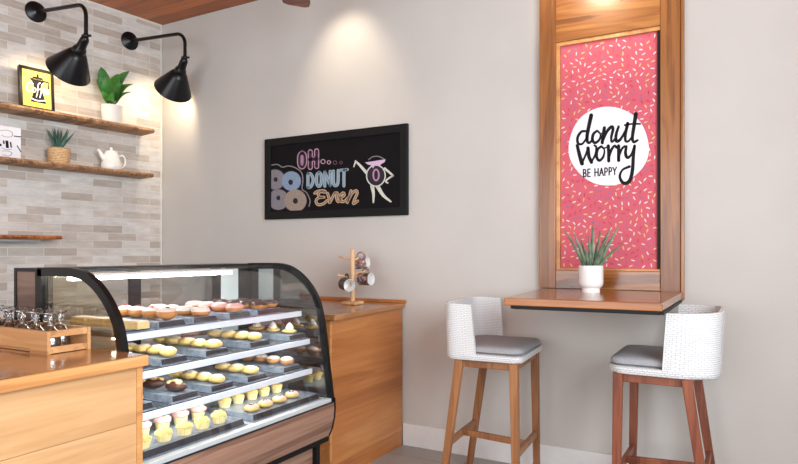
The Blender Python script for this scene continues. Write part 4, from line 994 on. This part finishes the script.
# ------------------------------------------------------------------ gooseneck lamps
def lamp(base_uv, bend_uv, neck_uv, rim_uv, label, off=.6, roff=.36):
    bp = onW(base_uv[0], base_uv[1], .0); t = thing('wall_lamp', label, 'lamp', bp, 'gooseneck lamps on the tiled wall')
    bend = onW(bend_uv[0], bend_uv[1], off); neck = onW(neck_uv[0], neck_uv[1], off); 
    neck = Vector((bend.x, bend.y, neck.z)); rim = onW(rim_uv[0], rim_uv[1], roff)
    b = MB(); b.lathe([(.074, .001), (.074, .008), (.066, .014), (.03, .02), (.018, .03), (.001, .032)], bp, 28, WN); b.build('wall_plate', M['black'], t, smooth=40)
    d = (bend-bp); d.normalize(); rb = .085
    pts = [bp+d*.02]; L = (bend-bp).length
    for q in (.3, .6): pts.append(bp+d*(L-rb)*q)
    p1 = bp+d*(L-rb)
    for k in range(9):
        a = R(90*k/8); pts.append(p1+d*rb*math.sin(a)-Vector((0, 0, 1))*rb*(1-math.cos(a)))
    pts.append(neck+Vector((0, 0, .06)))
    b = MB(); b.tube(pts, .0135, 12); b.build('gooseneck_arm', M['black'], t, smooth=60)
    b = MB(); b.ell(neck+Vector((0, 0, .045)), .02, .02, .02, 14, 8); b.cyl(neck+Vector((0, 0, .045))-RT*.028, neck+Vector((0, 0, .045))+RT*.034, .008, n=10); b.build('swivel_joint', M['black'], t, smooth=50)
    top = neck+Vector((0, 0, .035)); ax = (rim-top).normalized(); L = (rim-top).length
    k = L/.30
    b = MB(); b.lathe([(.016, 0), (.026, .012), (.03, .03), (.032, .085*k), (.040, .095*k), (.047, .115*k), (.044, .135*k)], top, 24, ax); b.build('lamp_neck', M['black'], t, smooth=40)
    b = MB(); b.lathe([(.030, .12*k), (.056, .135*k), (.070, .155*k), (.141, .285*k), (.149, .30*k), (.147, .302*k)], top, 40, ax, caps=False)
    b.build('lamp_shade', M['black'], t, smooth=40)
    b = MB(); b.lathe([(.028, .124*k), (.054, .139*k), (.068, .159*k), (.139, .288*k), (.1465, .302*k)], top, 40, ax, caps=False); b.build('shade_lining', M['inner'], t, smooth=40)
    bc = top+ax*.205*k
    b = MB(); b.ell(bc, .028, .028, .034, 14, 8); b.build('bulb', M['bulb'], t, smooth=60)
    ld = bpy.data.lights.new('lamp_light', 'SPOT'); ld.energy = LAMP_W; ld.color = (1, .80, .56); ld.spot_size = R(125); ld.spot_blend = .5; ld.shadow_soft_size = .03
    lo = bpy.data.objects.new('lamp_light', ld); C.objects.link(lo); lo.parent = t; lo.location = bc+ax*.04-bp; lo.rotation_mode = 'QUATERNION'; lo.rotation_quaternion = Vector((0, 0, -1)).rotation_difference(ax)
LAMP_W = 10
lamp((35.5, 12), (86, 4), (85, 42), (68.5, 71), 'black gooseneck wall lamp above the framed coffee print, left of two')
lamp((129.5, 41), (185, 33), (186, 63.5), (173, 90), 'black gooseneck wall lamp near the room corner, right of two')

# ------------------------------------------------------------------ ceiling fan (only a blade tip reaches the picture)
tipc = onZ(296, 4.8, 2.93); hub = tipc+(CAM-tipc).normalized()*.0; hd = (CAM-tipc); hd.z = 0; hd.normalize()
hub = tipc+hd*.62
t = thing('ceiling_fan', 'ceiling fan with a red-brown wooden blade showing at the top edge', 'fan', (hub.x, hub.y, ZC))
b = MB(); b.lathe([(.07, -.001), (.06, -.05), (.012, -.06), (.012, -.22), (.09, -.23), (.12, -.27), (.12, -.36), (.06, -.40), (.001, -.405)], (hub.x, hub.y, ZC), 28); b.build('motor', M['black'], t, smooth=40)
for k in range(4):
    a = math.atan2(-hd.y, -hd.x)+k*math.pi/2; d = Vector((math.cos(a), math.sin(a), 0)); s_ = Vector((-d.y, d.x, 0)); u = (s_*.93+Vector((0, 0, 1))*.10)
    hc = Vector((hub.x, hub.y, 2.93)); b = MB(); o = []
    for (x, y) in ((.13, .045), (.35, .085), (.55, .1), (.61, .092), (.63, .06), (.63, -.06), (.61, -.092), (.55, -.1), (.35, -.085), (.13, -.045)): o.append((x, y))
    b.prism(o, lambda p: hc+d*p[0]+u*p[1]-Vector((0, 0, .006)), lambda p: hc+d*p[0]+u*p[1]+Vector((0, 0, .006))); b.build('blade', M['fanwood'], t, bevel=.003)

# ------------------------------------------------------------------ recessed ceiling lights that wash the plain wall
def downlight(x, y, w, aim, size, label, col=(1, .84, .62)):
    t = thing('ceiling_downlight', label, 'ceiling light', (x, y, ZC))
    b = MB(); b.lathe([(.052, -.001), (.056, -.004), (.046, -.006), (.044, -.001)], (x, y, ZC), 28, caps=False); b.build('trim_ring', M['white_trim'], t, smooth=40)
    b = MB(); b.lathe([(.001, -.0015), (.043, -.0015)], (x, y, ZC), 24, caps=False); b.build('lens', M['bulb'], t)
    ld = bpy.data.lights.new('downlight_beam', 'SPOT'); ld.energy = w; ld.color = col; ld.spot_size = R(size); ld.spot_blend = .9; ld.shadow_soft_size = .04
    lo = bpy.data.objects.new('downlight_beam', ld); C.objects.link(lo); lo.parent = t; lo.location = (0, 0, -.02); d = (Vector(aim)-Vector((x, y, ZC-.02))).normalized()
    lo.rotation_mode = 'QUATERNION'; lo.rotation_quaternion = Vector((0, 0, -1)).rotation_difference(d)
downlight(1.93, -.42, 24, (1.93, 0, 2.5), 72, 'recessed ceiling light above the chalkboard wall')
downlight(3.5, -1.0, 70, (3.66, 0, 2.78), 46, 'recessed ceiling light above the tall wooden frame')

# ------------------------------------------------------------------ daylight through the openings
def window_light(loc, rot, sx, sy, p, col):
    ld = bpy.data.lights.new('window_daylight', 'AREA'); ld.shape = 'RECTANGLE'; ld.size = sx; ld.size_y = sy; ld.energy = p; ld.color = col
    o = bpy.data.objects.new('window_daylight', ld); C.objects.link(o); o.location = loc; o.rotation_euler = rot
window_light((3.0, YF+.02, 1.7), (R(90), 0, 0), 4.7, 2.3, 150, (.89, .95, 1))
window_light((XR-.02, -3.1, 2.05), (R(90), 0, R(90)), 2.9, 1.8, 170, (.84, .93, 1))
wd = bpy.data.worlds.new('sky'); S.world = wd; wd.use_nodes = True
bg = wd.node_tree.nodes['Background']; bg.inputs[0].default_value = (.85, .92, 1, 1); bg.inputs[1].default_value = 1.0

S.view_settings.view_transform = 'Standard'; S.view_settings.look = 'None'; S.view_settings.gamma = 1; S.view_settings.use_curve_mapping = False
S.view_settings.exposure = 0.1
